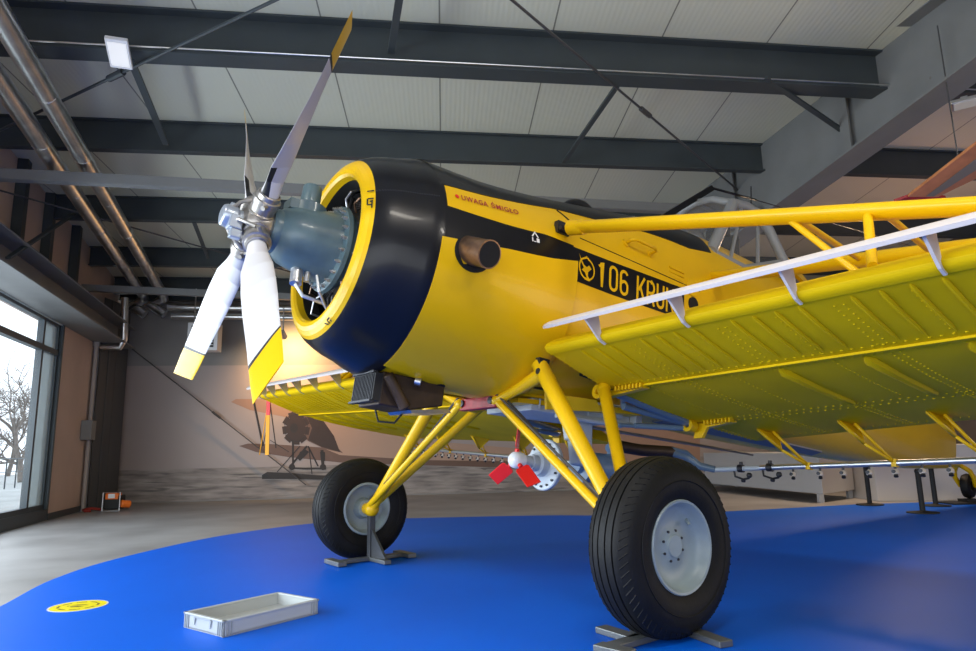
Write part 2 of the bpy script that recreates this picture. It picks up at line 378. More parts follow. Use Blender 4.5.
# support channels carrying the pipes
def channel(pxa, pya, pxb, pyb, z, label, th=.07):
    a, b = atz(pxa, pya, z), atz(pxb, pyb, z); mm = MB(); mm.bar(a, b, .10, .012); mm.bar(a+V*.05+UP*th/2, b+V*.05+UP*th/2, .012, th); mm.bar(a-V*.05+UP*th/2, b-V*.05+UP*th/2, .012, th)
    return struct('support_channel', mm, rafter_m, label, 'channel')
channel(-30, 178, 760, 217, 3.62, 'grey steel channel carrying the pipes, nearer one', .10)
channel(62, 290, 560, 311, 3.5, 'grey steel channel carrying the pipes, farther one', .10)

# insulated silver pipes
def silver_pipe(pts, r, label, group='silver pipes under the roof'):
    mm = MB(); mm.path(pts, r, 16); 
    for i in range(len(pts)-1):
        d = pts[i+1]-pts[i]; L = d.length; k = int(L/1.4)
        for j in range(1, k+1):
            c = pts[i]+d*(j/(k+1)); mm.tube(c-d.normalized()*.03, c+d.normalized()*.03, r*1.025, n=16)
    return tag(mm.build('pipe', galv), label, 'pipe', group)
ZP = 3.86
q0 = atz(-8, 2, ZP); q1 = atz(163, 294.5, ZP); qe = q1 + HD*.1
r0 = atz(-8, 70, ZP); r1 = atz(143, 295, ZP)
silver_pipe([q0-(q1-q0)*.2, q0, q1, q1+HD*.12+UP*-.05, q1+HD*.16-UP*.10-U*.1, q1+HD*.16-UP*.16-U*.28, q1+HD*.18-UP*.34+U*.02], .085, 'silver insulated pipe under the roof, right one of the pair')
silver_pipe([r0-(r1-r0)*.2, r0, r1, r1+HD*.12+UP*-.05, r1+HD*.16-UP*.10-U*.1, r1+HD*.16-UP*.16-U*.28, r1+HD*.18-UP*.34+U*.02], .085, 'silver insulated pipe under the roof, left one of the pair')
silver_pipe([atb(168, 307, .5), atb(330, 309, .5), atb(520, 310, .5)], .07, 'silver pipe running along the top of the back wall, upper one')
silver_pipe([atb(172, 316, .5), atb(330, 318, .5), atb(520, 319, .5)], .06, 'silver pipe running along the top of the back wall, lower one')
cq = lambda x, y: hitp(x, y, atz(100, 509, 0)-V*.34, V)
silver_pipe([cq(101, 347), cq(120, 347), cq(124, 340), cq(125, 298)], .06, 'silver pipe bending upward at the top of the corner column')
# wall conduit and switch box by the window
s0 = ls(atl(85, 440)); m = MB(); m.tube(lp(s0, 0, .05), lp(s0, ZL-.1, .05), .03, n=10); m.tube(lp(s0+.12, 0, .05), lp(s0+.12, ZL-.1, .05), .025, n=10); m.tube(lp(s0, ZL-.1, .05), lp(s0, ZL, .05), .05, n=10)
tag(m.build('conduit', mat('conduit_grey', (.42, .38, .36), .5)), 'pale vertical conduits at the corner beside the dark column', 'conduit')
zb = atl(80, 430).z; m = MB(); m.box(lp(s0-.17, zb, .08), (.16, .26, .32), Matrix((LN, LD, UP)).transposed())
tag(m.build('switch_box', mat('box_grey', (.22, .22, .22), .5), bevel=.01), 'small grey box fixed beside the conduits left of the dark column', 'box')

# unit heater on the back wall
h = empty('unit_heater', atb(204, 352, .85)); tag(h, 'white louvred air heater hanging above the mural behind the lower propeller blade', 'heater')
Rw = Matrix((U, V, UP)).transposed(); m = MB(); m.box((0, 0, .27), (.54, .3, .52), Rw); m.build('casing', white_paint, h, bevel=.01)
m = MB(); m.box(-V*.155+UP*.27, (.40, .012, .40), Rw, 0)
for k in range(7): m.box(-V*.165+UP*(.11+k*.053), (.40, .02, .012), Rw, 1)
m.build('grille', [black_matt, alu], h)
for s_ in (-.2, .2):
    m = MB(); m.tube(UP*.5+U*s_, UP*1.2+U*s_, .012); m.build('hanger', galv, h)

# floodlights --------------------------------------------------------------
def flood(name, pos, d, sx, sy, label, lit):
    o = empty(name, pos); tag(o, label, 'floodlight'); d = Vector(d).normalized(); a = d.orthogonal(); a = d.cross(UP).normalized(); b = a.cross(d); R = Matrix((a, b, d)).transposed()
    mm = MB(); mm.box((0, 0, 0), (sx, sy, .04), R); mm.build('housing', white_paint if lit else alu, o, bevel=.006)
    mm = MB(); mm.box(d*.022, (sx*.8, sy*.8, .004), R); mm.build('diffuser', mat(name+'_diffuser', (.8, .8, .78), .4, emit=((1, .95, .88), lit)) if lit else display_w, o)
    mm = MB(); mm.box(-d*.04, (sx*.25, .02, .06), R); mm.build('bracket', alu, o); return o
flood('floodlight', atc(119, 53, .5), (.1, -.3, -1), .17, .30, 'flat white floodlight under the nearest purlin at upper left', .35)
flood('floodlight', atc(965, 103, 1.1), (-.2, -.3, -1), .20, .10, 'flat floodlight under the roof at the right edge, behind the big rafter', 0)
# wall washer over the mural
pl = atb(283, 334, .9); o = empty('spotlight', pl); tag(o, 'small grey spotlight hanging under the roof in front of the mural', 'spotlight')
m = MB(); m.tube((0, 0, .5), (0, 0, .06), .012); m.build('stem', alu, o)
tgt = atb(296, 362); dd = (tgt-pl).normalized(); m = MB(); m.tube(-dd*.08, dd*.1, .05, .06, 14); m.build('housing', alu, o)
spot('mural_spot', pl+dd*.13, tgt-UP*.12, 240, (1.0, .56, .20), math.radians(140), .9, .03)

# ------------------------------------------------------------------ photo mural on the back wall
def mural():
    snow = mat('mural_snow', (.40, .355, .33), .55, var=(3.5, .5, (.17, .15, .145)))
    nt = snow.node_tree
    for nn in nt.nodes:
        if nn.type == 'TEX_NOISE':
            mp = nt.nodes.new('ShaderNodeMapping'); mp.inputs['Scale'].default_value = (.5, .5, 3.5)
            tc = [x for x in nt.nodes if x.type == 'TEX_COORD'][0]; nt.links.new(tc.outputs['Object'], mp.inputs[0]); nt.links.new(mp.outputs[0], nn.inputs['Vector']); break
    sky = mat('mural_sky', (.44, .37, .35), .40, var=(.5, .12))
    pale = mat('mural_pale', (.48, .32, .24), .5); mid = mat('mural_mid', (.17, .10, .075), .5); dk = mat('mural_dark', (.05, .028, .02), .5); blk = mat('mural_black', (.035, .028, .026), .55); far = mat('mural_far', (.40, .25, .185), .5)
    m = MB()
    def P(px, py, e): return atb(px, py, .012+e)
    def poly(pts, mi, e):
        vs = [P(x, y, e) for x, y in pts]; m.add(vs, [tuple(range(len(vs)))], mi, False)
    def line(x0, y0, x1, y1, wd, mi, e):
        dx, dy = x1-x0, y1-y0; L = math.hypot(dx, dy); nx, ny = -dy/L*wd/2, dx/L*wd/2
        poly([(x0+nx, y0+ny), (x1+nx, y1+ny), (x1-nx, y1-ny), (x0-nx, y0-ny)], mi, e)
    a = P(124, 366, 0); b = P(760, 366, 0); zt = a.z
    base = lambda p, z: Vector((p.x, p.y, z))
    zs = P(300, 466, 0).z
    m.prism([base(a, .02), base(b, .02), base(b, zs), base(a, zs)], V*.01, 1)
    m.prism([base(a, zs), base(b, zs), base(b, zt), base(a, zt)], V*.01, 0)
    random.seed(3)
    for k in range(60):                       # tracks and clods in the snow of the picture
        x = random.uniform(130, 690); y = random.uniform(467, 492); L = random.uniform(8, 40)
        poly([(x, y), (x+L*.5, y-.6), (x+L, y), (x+L*.5, y+random.uniform(.5, 1.6))], 7, .0012)
    # far wing, near wing
    poly([(231, 402), (236, 399), (262, 399), (300, 403), (345, 413), (420, 425), (420, 436), (340, 424), (290, 418), (250, 410)], 6, .002)
    poly([(560, 425), (700, 425), (700, 470), (560, 466)], 6, .002)
    poly([(239, 446), (248, 443.5), (270, 444), (345, 449), (520, 460), (520, 468), (345, 463), (288, 457), (256, 452)], 3, .003)
    # fuselage
    poly([(306, 413), (322, 412), (350, 420), (420, 440), (560, 452), (560, 462), (420, 460), (340, 455), (318, 446), (304, 437)], 2, .004)
    poly([(300, 414), (313, 412), (320, 424), (330, 440), (343, 453), (325, 449), (308, 441), (298, 430)], 3, .005)
    # engine
    cx, cy_ = 296, 428                       # radial engine: crankcase and cylinders
    for k in range(9):
        an = 2*PI*k/9+.2; ca_, sa_ = math.cos(an)*.80, math.sin(an)*.98; tx_, ty_ = -math.sin(an)*3.4, math.cos(an)*3.4
        poly([(cx+6*ca_+tx_, cy_+6*sa_+ty_), (cx+17*ca_+tx_*1.15, cy_+17*sa_+ty_*1.15), (cx+17*ca_-tx_*1.15, cy_+17*sa_-ty_*1.15), (cx+6*ca_-tx_, cy_+6*sa_-ty_)], 4, .006+.0001*k)
        poly([(cx+13*ca_+tx_*1.3, cy_+13*sa_+ty_*1.3), (cx+14*ca_+tx_*1.3, cy_+14*sa_+ty_*1.3), (cx+14*ca_-tx_*1.3, cy_+14*sa_-ty_*1.3), (cx+13*ca_-tx_*1.3, cy_+13*sa_-ty_*1.3)], 5, .0072)
    poly([(cx+8*math.cos(k*PI/9), cy_+9.5*math.sin(k*PI/9)) for k in range(18)], 4, .0074); poly([(cx-2+4*math.cos(k*PI/7), cy_+5*math.sin(k*PI/7)) for k in range(14)], 5, .0078)
    poly([(306, 415), (318, 413), (334, 436), (340, 452), (322, 447), (308, 440), (312, 428)], 4, .0055)
    poly([(318, 414), (330, 413), (345, 420), (352, 427), (338, 424)], 6, .006); poly([(319, 428), (328, 429), (325, 433)], 4, .007)
    for x0, y0, x1, y1, wd in ((254, 402, 263, 446, 2), (270, 402, 276, 448, 1), (263, 446, 271, 408, .8), (293, 440, 293, 468, 2), (307, 446, 289, 468, 2), (308, 446, 318, 466, 1.5), (322, 450, 323, 468, 3), (292, 468, 326, 469, 1.5), (300, 446, 277, 472, .8), (309, 448, 312, 474, 1), (289, 452, 270, 440, .6)):
        line(x0, y0, x1, y1, wd, 5, .008)
    poly([(300, 452), (305, 449), (309, 452), (300, 461), (297, 458)], 5, .009); poly([(320, 452), (325, 452), (325, 461), (321, 462)], 5, .009)
    poly([(262, 475), (267, 472), (290, 473), (340, 477), (340, 480), (290, 479), (262, 479)], 5, .009)
    for cx in (292, 323): poly([(cx+3.2*math.cos(k*PI/5), 467+3.2*math.sin(k*PI/5)) for k in range(10)], 5, .0095)
    tag(m.build('photo_mural', [sky, snow, pale, mid, dk, blk, far, mat('mural_track', (.17, .155, .15), .6)]), 'large sepia photo mural of an old biplane on skis covering the back wall', 'mural')
mural()

# ------------------------------------------------------------------ outside the window
m = MB(); a = lp(-40, -.05, -40); m.prism([lp(-40, -.05, -.5), lp(40, -.05, -.5), lp(40, -.05, -40), lp(-40, -.05, -40)], UP*.03)
struct('ground_outside', m, mat('paving_outside', (.50, .52, .52), .8, var=(.6, .3)), 'pale paved ground outside the window', 'ground')
bark = mat('bark', (.23, .20, .18), .9, var=(8, .4))
def tree(base, hgt, seed, label):
    random.seed(seed); mm = MB()
    def br(p, d, L, r, lev):
        pts = [p]; q = p; dd = d
        for k in range(4):
            dd = (dd+Vector((random.gauss(0, .16), random.gauss(0, .16), random.gauss(.03, .1)))).normalized(); q = q+dd*L/4; pts.append(q)
        mm.path(pts, [r*(1-.13*i) for i in range(5)], 5, cap=False)
        if lev > 0:
            for k in range(5 if lev > 1 else 4):
                i = random.randint(1, 4); ax = Vector((random.gauss(0, 1), random.gauss(0, 1), random.gauss(.2, .6))).normalized()
                br(pts[i], (dd*.7+ax*.8).normalized(), L*random.uniform(.55, .75), r*.5, lev-1)
    br(Vector((0, 0, 0)), UP, hgt, .13, 4)
    o = mm.build('tree', bark, loc=base); return tag(o, label, 'tree', 'bare trees outside the window')
pt = hitp(20, 490, L0-LN*7, LN); pt.z = 0; tree(pt, 2.6, 11, 'bare tree outside the window, nearer one')
pt = hitp(6, 490, L0-LN*12, LN); pt.z = 0; tree(pt, 3.4, 23, 'bare tree outside the window, farther one at the left edge')
pt = hitp(38, 490, L0-LN*14, LN); pt.z = 0; tree(pt, 3.0, 31, 'bare tree outside the window, farther one near the window jamb')
m = MB()
for k in range(26): m.tube(lp(-4+k*.8, 0, -5), lp(-4+k*.8, .9, -5), .02, n=6)
m.tube(lp(-4, .9, -5), lp(16, .9, -5), .02, n=6); m.tube(lp(-4, .5, -5), lp(16, .5, -5), .012, n=6)
tag(m.build('railing', frame_dk), 'low dark railing outside the window', 'railing')

# ================================================================== the aeroplane
PSI, ALPHA, AX, AY = 3.78172, .152925, -.14767, 4.47766
ca, sa = math.cos(ALPHA), math.sin(ALPHA); cy, sy = math.cos(PSI), math.sin(PSI)
BX = Vector((cy*ca, sy*ca, sa)); BY = Vector((-sy, cy, 0)); BZ = Vector((-cy*sa, -sy*sa, ca))
BM = Matrix((BX, BY, BZ)).transposed(); AO = Vector((AX, AY, .4)); OFF = BM.transposed() @ Vector((0, 0, .4))
def bw(q): return AO + BM @ Vector(q)
def onb(px, py, ax, val):
    v = BM.transposed() @ ray(px, py); c0 = BM.transposed() @ (CAM-AO); t = (val-c0[ax])/v[ax]; return c0+v*t
AIR = empty('crop_duster', (AX, AY, 0), BM)
tag(AIR, 'yellow and black single engine crop duster aeroplane with a four blade propeller', 'aeroplane')
def part(name, mb, mats, parent=None, **k):
    return mb.build(name, mats, parent or AIR, OFF if parent is None else None, **k)
def epart(name, parent=None):
    o = bpy.data.objects.new(name, None); COL.objects.link(o); o.parent = AIR; o.location = OFF; o.empty_display_size = .05; return o
ZT = 1.475
SEC=[(.95,.79,2.17,.69,2.0),(.40,.78,2.20,.69,2.05),(-.13,.80,2.28,.66,2.2),(-.5,.83,2.35,.63,2.4),(-1.2,.87,2.49,.60,2.6),(-1.8,.89,2.57,.58,2.6),(-2.6,.90,2.60,.56,2.6),(-3.4,.92,2.57,.52,2.5),(-4.5,.97,2.35,.42,2.3),(-6.2,1.08,2.1,.25,2.1),(-7.6,1.25,2.0,.08,2.0)]
def sec(x):
    S=SEC
    if x>=S[0][0]: return S[0][1:]
    if x<=S[-1][0]: return S[-1][1:]
    for i in range(len(S)-1):
        if S[i][0]>=x>=S[i+1][0]: break
    a,b=S[i],S[i+1]; t=(a[0]-x)/(a[0]-b[0])
    p=S[max(i-1,0)]; q=S[min(i+2,len(S)-1)]
    o=[]
    for k in range(1,5):
        ma=(b[k]-p[k])/(p[0]-b[0])*(a[0]-b[0]) if p is not a else b[k]-a[k]
        mb=(q[k]-a[k])/(a[0]-q[0])*(a[0]-b[0]) if q is not b else b[k]-a[k]
        o.append((2*t**3-3*t*t+1)*a[k]+(t**3-2*t*t+t)*ma+(-2*t**3+3*t*t)*b[k]+(t**3-t*t)*mb)
    return tuple(o)
def S(x,t,eps=0):
    zb,zt,w,n=sec(x); zc=(zb+zt)/2; hz=(zt-zb)/2+eps; w+=eps
    c,s=math.cos(t),math.sin(t)
    return (x,math.copysign(w*abs(c)**(2/n),c),zc+math.copysign(hz*abs(s)**(2/n),s))

# ---- fuselage skin
m = MB(); xs = [.84, .7, .5, .3, .1, -.02, -.13, -.3, -.5, -.75, -1.0, -1.25, -1.5, -1.8, -2.2, -2.6, -3.0, -3.4, -4, -4.6, -5.3, -6.2, -6.9, -7.6]
NT = 56
m.rings([[S(x, 2*PI*k/NT) for k in range(NT)] for x in xs], 0, True, True)
FUS = part('fuselage', m, yellow)
def patch(mb, x0, x1, ta, tb, nx=14, nt=8, eps=.003, mi=0):
    """strip on the skin between angle functions ta(x) and tb(x), with an edge folded down to the skin"""
    R = []
    for i in range(nx+1):
        x = x0+(x1-x0)*i/nx; a, b = ta(x), tb(x)
        R.append([S(x, a, -.004)]+[S(x, a+(b-a)*k/nt, eps) for k in range(nt+1)]+[S(x, b, -.004)])
    mb.rings(R, mi, False, False, closed=False)
def pw(*pts):
    def f(x):
        pts_ = pts
        if x >= pts_[0][0]: return math.radians(pts_[0][1])
        for (xa, a), (xb, b) in zip(pts_, pts_[1:]):
            if xa >= x >= xb: return math.radians(a+(b-a)*(xa-x)/(xa-xb))
        return math.radians(pts_[-1][1])
    return f
def tz(z):                                       # angle of the skin at height z
    def f(x):
        zb, zt, w_, n_ = sec(x); zc = (zb+zt)/2; hz = (zt-zb)/2; s = max(-1, min(1, (z(x)-zc)/hz))
        sn = math.copysign(abs(s)**(n_/2), s); cs = math.sqrt(max(0, 1-sn*sn)); return math.atan2(sn, cs)
    return f
top_edge = pw((.87, 30.6), (.41, 37.5), (-.09, 43.7), (-.5, 39.9), (-.99, 37), (-1.46, 32), (-1.78, 36))
m = MB(); patch(m, .872, -1.78, top_edge, lambda x: PI-top_edge(x), 26, 16)
part('anti_glare_deck', m, black_paint, FUS)
for sd in (1, -1):
    st_t = pw((.87, 17.0), (.49, 18.3), (.09, 19.1), (-.14, 16.2)); st_b = pw((.87, 0), (.4, 5), (-.14, 7))
    m = MB()
    if sd == 1: patch(m, .865, -.145, st_b, st_t, 12, 5); patch(m, -.13, -1.32, tz(lambda x: 1.535-.04*(x+.2)), tz(lambda x: 1.765-.05*(x+.15)), 16, 4)
    else: patch(m, .865, -.145, lambda x: PI-st_t(x), lambda x: PI-st_b(x), 12, 5); patch(m, -.13, -1.5, lambda x: PI-tz(lambda x: 1.765-.05*(x+.15))(x), lambda x: PI-tz(lambda x: 1.535-.04*(x+.2))(x), 16, 4)
    part('name_band', m, black_paint, FUS)
# cowl side panels
for sd in (1, -1):
    m = MB(); R = []; nx, ntt = 16, 22
    for i in range(nx+1):
        x = .868+(-.15-.868)*i/nx; R_ = []
        a = st_b(x); 
        b = math.radians(-72-10*min(1, (.868-x)/.6)+ (14*max(0, (.1-x)/.25)))
        fl_ = .02*max(0, (.05-x)/.2)
        for k in range(ntt+1):
            t = a+(b-a)*k/ntt; q = S(x+.06*max(0, (.0-x)/.15)*(k/ntt)**2, t if sd == 1 else PI-t, .012+fl_); R_.append(q)
        inn = [S(x, (a+(b-a)*k/ntt) if sd == 1 else PI-(a+(b-a)*k/ntt), .004+fl_*.9) for k in range(ntt+1)][::-1]
        R.append(R_+inn)
    m.rings(R, 0); PANEL = part('engine_side_panel', m, yellow, FUS)
    m = MB(); q = Vector(S(.43, math.radians(-78 if sd == 1 else 180+78), .013)); 
    m.lathe(q, (0, .25*sd, -1), [(0, .03), (.004, .03), (.004, 0)], 14); part('drain_hole', m, deep_black, FUS)
# panel seam, handle, louvre on the port side
m = MB(); pts = [Vector(S(x, tz(lambda x: 1.86)(x), .001)) for x in [-.22-.1*k for k in range(14)]]; m.path(pts, .003, 6)
pts = [Vector(S(-.09-.02*k, math.radians(42-2.2*k), .002)) for k in range(9)]; m.path(pts, .005, 6); part('panel_seam', m, deep_black, FUS)
m = MB(); a = Vector((-.69, .60, 1.99)); b = Vector((-.95, .60, 1.99)); m.path([a-Vector((0,.04,0)), a+Vector((0,.03,.01)), a+Vector((-.03,.05,.015)), b+Vector((.03,.05,.015)), b+Vector((0,.03,.01)), b-Vector((0,.04,0))], .012, 10); part('grab_handle', m, yellow, FUS)
for x in (-.69, -.95):
    m = MB(); m.lathe((x, .575, 1.99), (0, 1, .2), [(0, .03), (.012, .03), (.014, 0)], 12); part('grab_handle_base', m, yellow, FUS)
m = MB()
for k in range(3):
    z = 1.93-.035*k; m.bar((-1.15, .588, z+.02), (-1.32, .588, z+.02), .014, .012)
m.lathe((-1.42, .585, 1.86), (0, 1, .1), [(0, .07), (.01, .07), (.012, 0)], 20); part('vent_louvre', m, yellow, FUS)
m = MB(); m.lathe((-1.43, .59, 1.73), (0, 1, 0), [(0, .055), (.012, .055), (.012, 0)], 18); part('filler_opening', m, deep_black, FUS)
# writing on the fuselage
def skin_text(txt, x0, zbase, size, bold, xs_, spacing=1.0, width=None):
    vs, fs = glyphs(txt, size, bold, xs_, spacing)
    if width: k = width/max(v[0] for v in vs); vs = [(x*k, y) for x, y in vs]
    mm = MB(); out = []
    for x, y in vs:
        X = x0-x; z = zbase(X)+y; t = tz(lambda _x: z)(X); out.append(S(X, t, .0055))
    mm.add(out, fs, 0, False); return mm
zb_ = lambda X: 1.567-.03*(X+.4)
def arcp(cx, cy_, rx, ry, a0, a1, n=8): return [(cx+rx*math.cos(math.radians(a0+(a1-a0)*k/n)), cy_+ry*math.sin(math.radians(a0+(a1-a0)*k/n))) for k in range(n+1)]
GLY = {'1': [[(.02, .76), (.21, .95), (.21, 0)]],
 '0': [arcp(.24, .76, .19, .19, 0, 180)+arcp(.24, .24, .19, .19, 180, 360)+[(.43, .76)]],
 '6': [arcp(.24, .76, .19, .19, 20, 180)+arcp(.24, .24, .19, .19, 180, 360)+arcp(.24, .36, .19, .19, 0, 180)],
 'K': [[(.05, 0), (.05, 1)], [(.46, 1), (.10, .44)], [(.20, .60), (.48, 0)]],
 'R': [[(.05, 0), (.05, .95), (.25, .95)]+arcp(.25, .72, .19, .23, 90, -90)+[(.06, .49)], [(.26, .49), (.46, 0)]],
 'U': [[(.05, 1)]+arcp(.24, .24, .19, .19, 180, 360)+[(.43, 1)]]}
def stroke_word(txt, x0, size, adv):
    for n_, ch in enumerate(txt):
        mm = MB(); wd = .058
        for pl_ in GLY[ch]:
            vs = []
            for k, p_ in enumerate(pl_):
                a_ = Vector(pl_[max(k-1, 0)]); b_ = Vector(pl_[min(k+1, len(pl_)-1)]); d = (b_-a_).normalized(); nn_ = Vector((-d.y, d.x))*wd
                if 0 < k < len(pl_)-1:
                    d1 = (Vector(p_)-a_).normalized(); c_ = max(.5, d1.dot(d)); nn_ = nn_/c_
                for sg in (1, -1):
                    q = Vector(p_)+nn_*sg; X = x0-(q.x+adv*n_)*size; z = zb_(X)+q.y*size; vs.append(S(X, tz(lambda _: z)(X), .006))
            mm.add(vs, [(2*k, 2*k+1, 2*k+3, 2*k+2) for k in range(len(pl_)-1)], 0, False)
        part('lettering', mm, yellow, FUS)
stroke_word('106', -.378, .182, .60)
stroke_word('KRUK', -.775, .182, .60)
def zbu(X): return 1.765+.16*(.76-X)
part('lettering', skin_text('UWAGA', .735, zbu, .052, .0010, 1.15, 1.15, .195), crimson, FUS); part('lettering', skin_text('ŚMIGŁO', .515, zbu, .052, .0010, 1.15, 1.15, .215), crimson, FUS)
m = MB(); q = Vector(S(.765, tz(lambda _: zbu(.765)+.018)(.765), .004)); m.lathe(q, (0, 1, .5), [(0, .014), (.002, .014), (.002, 0)], 12); part('warning_dot', m, red_paint, FUS)
# emblem: bird in a wreath ring
m = MB()
def fp(u, v_): X = -.262-u; z = 1.645+v_; return S(X, tz(lambda _: z)(X), .006)
def ringseg(r0, r1, a0, a1, n=10):
    vs = [fp(r*math.cos(math.radians(a0+(a1-a0)*k/n)), r*math.sin(math.radians(a0+(a1-a0)*k/n))) for k in range(n+1) for r in (r0, r1)]
    m.add(vs, [(2*k, 2*k+1, 2*k+3, 2*k+2) for k in range(n)], 0, False)
ringseg(.066, .078, 100, 255, 14); ringseg(.066, .078, 285, 440, 14)
def poly2(P): m.add([fp(*q) for q in P], [tuple(range(len(P)))], 0, False)
poly2([(-.074, .088), (-.03, .02), (-.002, .012), (.02, .03), (.045, .012), (.03, -.002), (.012, -.02), (.012, -.045), (.04, -.075), (.005, -.066), (-.018, -.03), (-.05, -.02), (-.03, 0), (-.052, .028)])
poly2([(-.02, .068), (.002, .072), (.022, .066), (.018, .086), (.008, .08), (.0, .094), (-.008, .08), (-.018, .084)])
poly2([(-.02, -.062), (.03, -.062), (.03, -.078), (-.02, -.078)])
part('crow_emblem', m, yellow, FUS)
m = MB()
def fq(u, v_): X = .195-u; t = math.radians(15.8)+v_/.7; return S(X, t, .005)
for P_ in (((-.03, .0), (0, .04), (.03, .0), (.02, -.004), (0, .024), (-.02, -.004)), ((-.028, -.008), (-.018, -.008), (-.018, -.036), (-.028, -.036)), ((.01, -.008), (.034, -.008), (.034, -.036), (.01, -.036)), ((-.012, -.03), (.006, -.03), (.006, -.036), (-.012, -.036))):
    m.add([fq(*q) for q in P_], [tuple(range(len(P_)))], 0, False)
part('jacking_mark', m, white_paint, FUS)
m = MB(); random.seed(9)
for r_ in range(4):
    x = -.98
    while x > -1.42:
        L = random.uniform(.02, .07); t = math.radians(60+r_*6)
        m.add([S(x, t, .0065), S(x-L, t, .0065), S(x-L, t+.025, .0065), S(x, t+.025, .0065)], [(0, 1, 2, 3)], 0, False); x -= L+.012
part('small_lettering', m, white_paint, FUS)
# hopper lid hump on the nose deck, wire cutter and its cable
m = MB(); zb1, zt1, _, _ = sec(-.72); 
m.ball((-.72, 0, zt1-.01), .16, 18, 0, (1, .9, .85)); part('hopper_lid', m, black_paint, FUS)
m = MB(); a = Vector((-1.42, 0, sec(-1.42)[1]-.05)); b = onb(712, 188, 1, 0); c = onb(756, 200, 1, 0); m.bar(a, b, .03, .055); m.path([b, c], .012, 8); part('wire_cutter', m, black_paint, FUS)
m = MB(); e = onb(985, 268, 1, 0); m.path([c, e], .006, 6); part('deflector_cable', m, cable_m, FUS)
m = MB(); q = onb(751, 190, 1, 0); m.path([q-Vector((0, 0, .22)), q+Vector((0, 0, .04))], .006, 6); part('aerial', m, black_matt, FUS)
# belly plate under the nose, dark gap
m = MB(); m.prism([(.20, -.18, .835), (.20, .18, .835), (-1.3, .42, .875), (-1.3, -.42, .875)], Vector((0, 0, -.02))); part('belly_plate', m, yellow, FUS)
m = MB(); m.prism([(-.2, .42, .835), (-.55, .52, .845), (-.62, .50, .78), (-.25, .38, .74)], Vector((0, -.02, 0))); m.prism([(-.15, .2, .81), (-1.0, .5, .86), (-1.02, .5, .82), (-.15, .2, .78)], Vector((0, -.3, 0))); part('belly_flap', m, yellow, FUS)

# ---- cowling
m = MB()
prof = [(1.217, .553), (1.19, .577), (1.14, .605), (1.08, .63), (1.0, .652), (.93, .680), (.868, .698), (.84, .697), (.835, .67)]
m.lathe((0, 0, ZT), (1, 0, 0), prof, 72); 
COWL = part('cowling', m, black_paint)
m = MB(); m.lathe((0, 0, ZT), (1, 0, 0), [(1.216, .554), (1.235, .536), (1.25, .51), (1.257, .485), (1.254, .462), (1.24, .447), (1.2, .44), (1.1, .44)], 72, mats=[0]*6+[1]); part('cowl_ring', m, [yellow, deep_black], COWL)
m = MB(); m.lathe((0, 0, ZT), (1, 0, 0), [(1.1, .44), (.93, .62), (.90, .0)], 48); part('firewall', m, deep_black, COWL)
m = MB()
for k in range(26):
    t = math.radians(22); x = .89+.32*k/25
    r_ = .682-.0*k
    rr = [pr for pr in prof]; r_ = next((b[1]+(a[1]-b[1])*(x-b[0])/(a[0]-b[0]) for a, b in zip(prof, prof[1:]) if a[0] >= x >= b[0]), .69)
    m.dome((x, r_*math.cos(t), ZT+r_*math.sin(t)), (0, math.cos(t), math.sin(t)), .006, .004, 0, 5)
part('cowl_fastener', m, steel_dk, COWL)
# black stencil marks on the yellow ring
def ringmark(tdeg, strokes):
    mm = MB()
    for (u0, v0, u1, v1) in strokes:
        def q(u, v_):
            t = math.radians(tdeg)+v_/.53; r_ = .54+u*.62; x = 1.2365-u*.75; return Vector((x, r_*math.cos(t), ZT+r_*math.sin(t)))
        for a, b in (((u0, v0), (u1, v1)),):
            p_, q_ = q(*a), q(*b); d = (q_-p_).normalized(); nn = Vector((.65, .76*math.cos(math.radians(tdeg)), .76*math.sin(math.radians(tdeg)))); sd_ = d.cross(nn).normalized()*.0045
            mm.add([p_+sd_+nn*.004, q_+sd_+nn*.004, q_-sd_+nn*.004, p_-sd_+nn*.004], [(0, 1, 2, 3)], 0, False)
    part('stencil_mark', mm, black_matt, COWL)
ringmark(13, [(-.018, .03, .016, .03), (-.018, .03, -.018, -.01), (-.018, -.01, .008, -.01), (.008, .02, .008, -.03), (-.006, .012, .008, .012)])
ringmark(-66, [(-.012, .03, -.012, .0), (-.012, .0, .012, .0), (.0, .02, .012, .02), (-.012, -.03, .01, -.015)])
ringmark(22, [(-.02, 0, .02, 0)])

# ---- engine inside the ring
m = MB(); m.lathe((0, 0, ZT), (1, 0, 0), [(1.16, .0), (1.16, .24), (1.10, .29), (.94, .30)], 40)
ENG = part('engine', m, steel_dk)
for k in range(7):
    a_ = math.radians(90+360/7*k+12); d = Vector((0, math.cos(a_), math.sin(a_))); c = Vector((1.0, 0, ZT)); m = MB()
    m.tube(c+d*.26, c+d*.33, .085, n=16)
    for j in range(9): m.tube(c+d*(.32+j*.014), c+d*(.326+j*.014), .095, n=16)
    m.tube(c+d*.33, c+d*.435, .075, n=16)
    m.path([Vector((1.13, 0, ZT))+d*.25, Vector((1.10, 0, ZT))+d*.42], .012, 8)
    part('engine_cylinder', m, steel_dk, ENG)
random.seed(2)
for k in range(9):
    a_ = math.radians(-150+k*33); d = Vector((0, math.cos(a_), math.sin(a_))); m = MB()
    p_ = Vector((1.17, 0, ZT))+d*.27; m.path([p_, p_+d*.05+Vector((.03, random.uniform(-.03, .03), 0)), p_+d*.11+Vector((.02, random.uniform(-.04, .04), -.02)), p_+d*.15+Vector((-.06, 0, 0))], .007, 6)
    o = part('ignition_lead', m, [bronze, alu, steel_dk][k % 3], ENG)
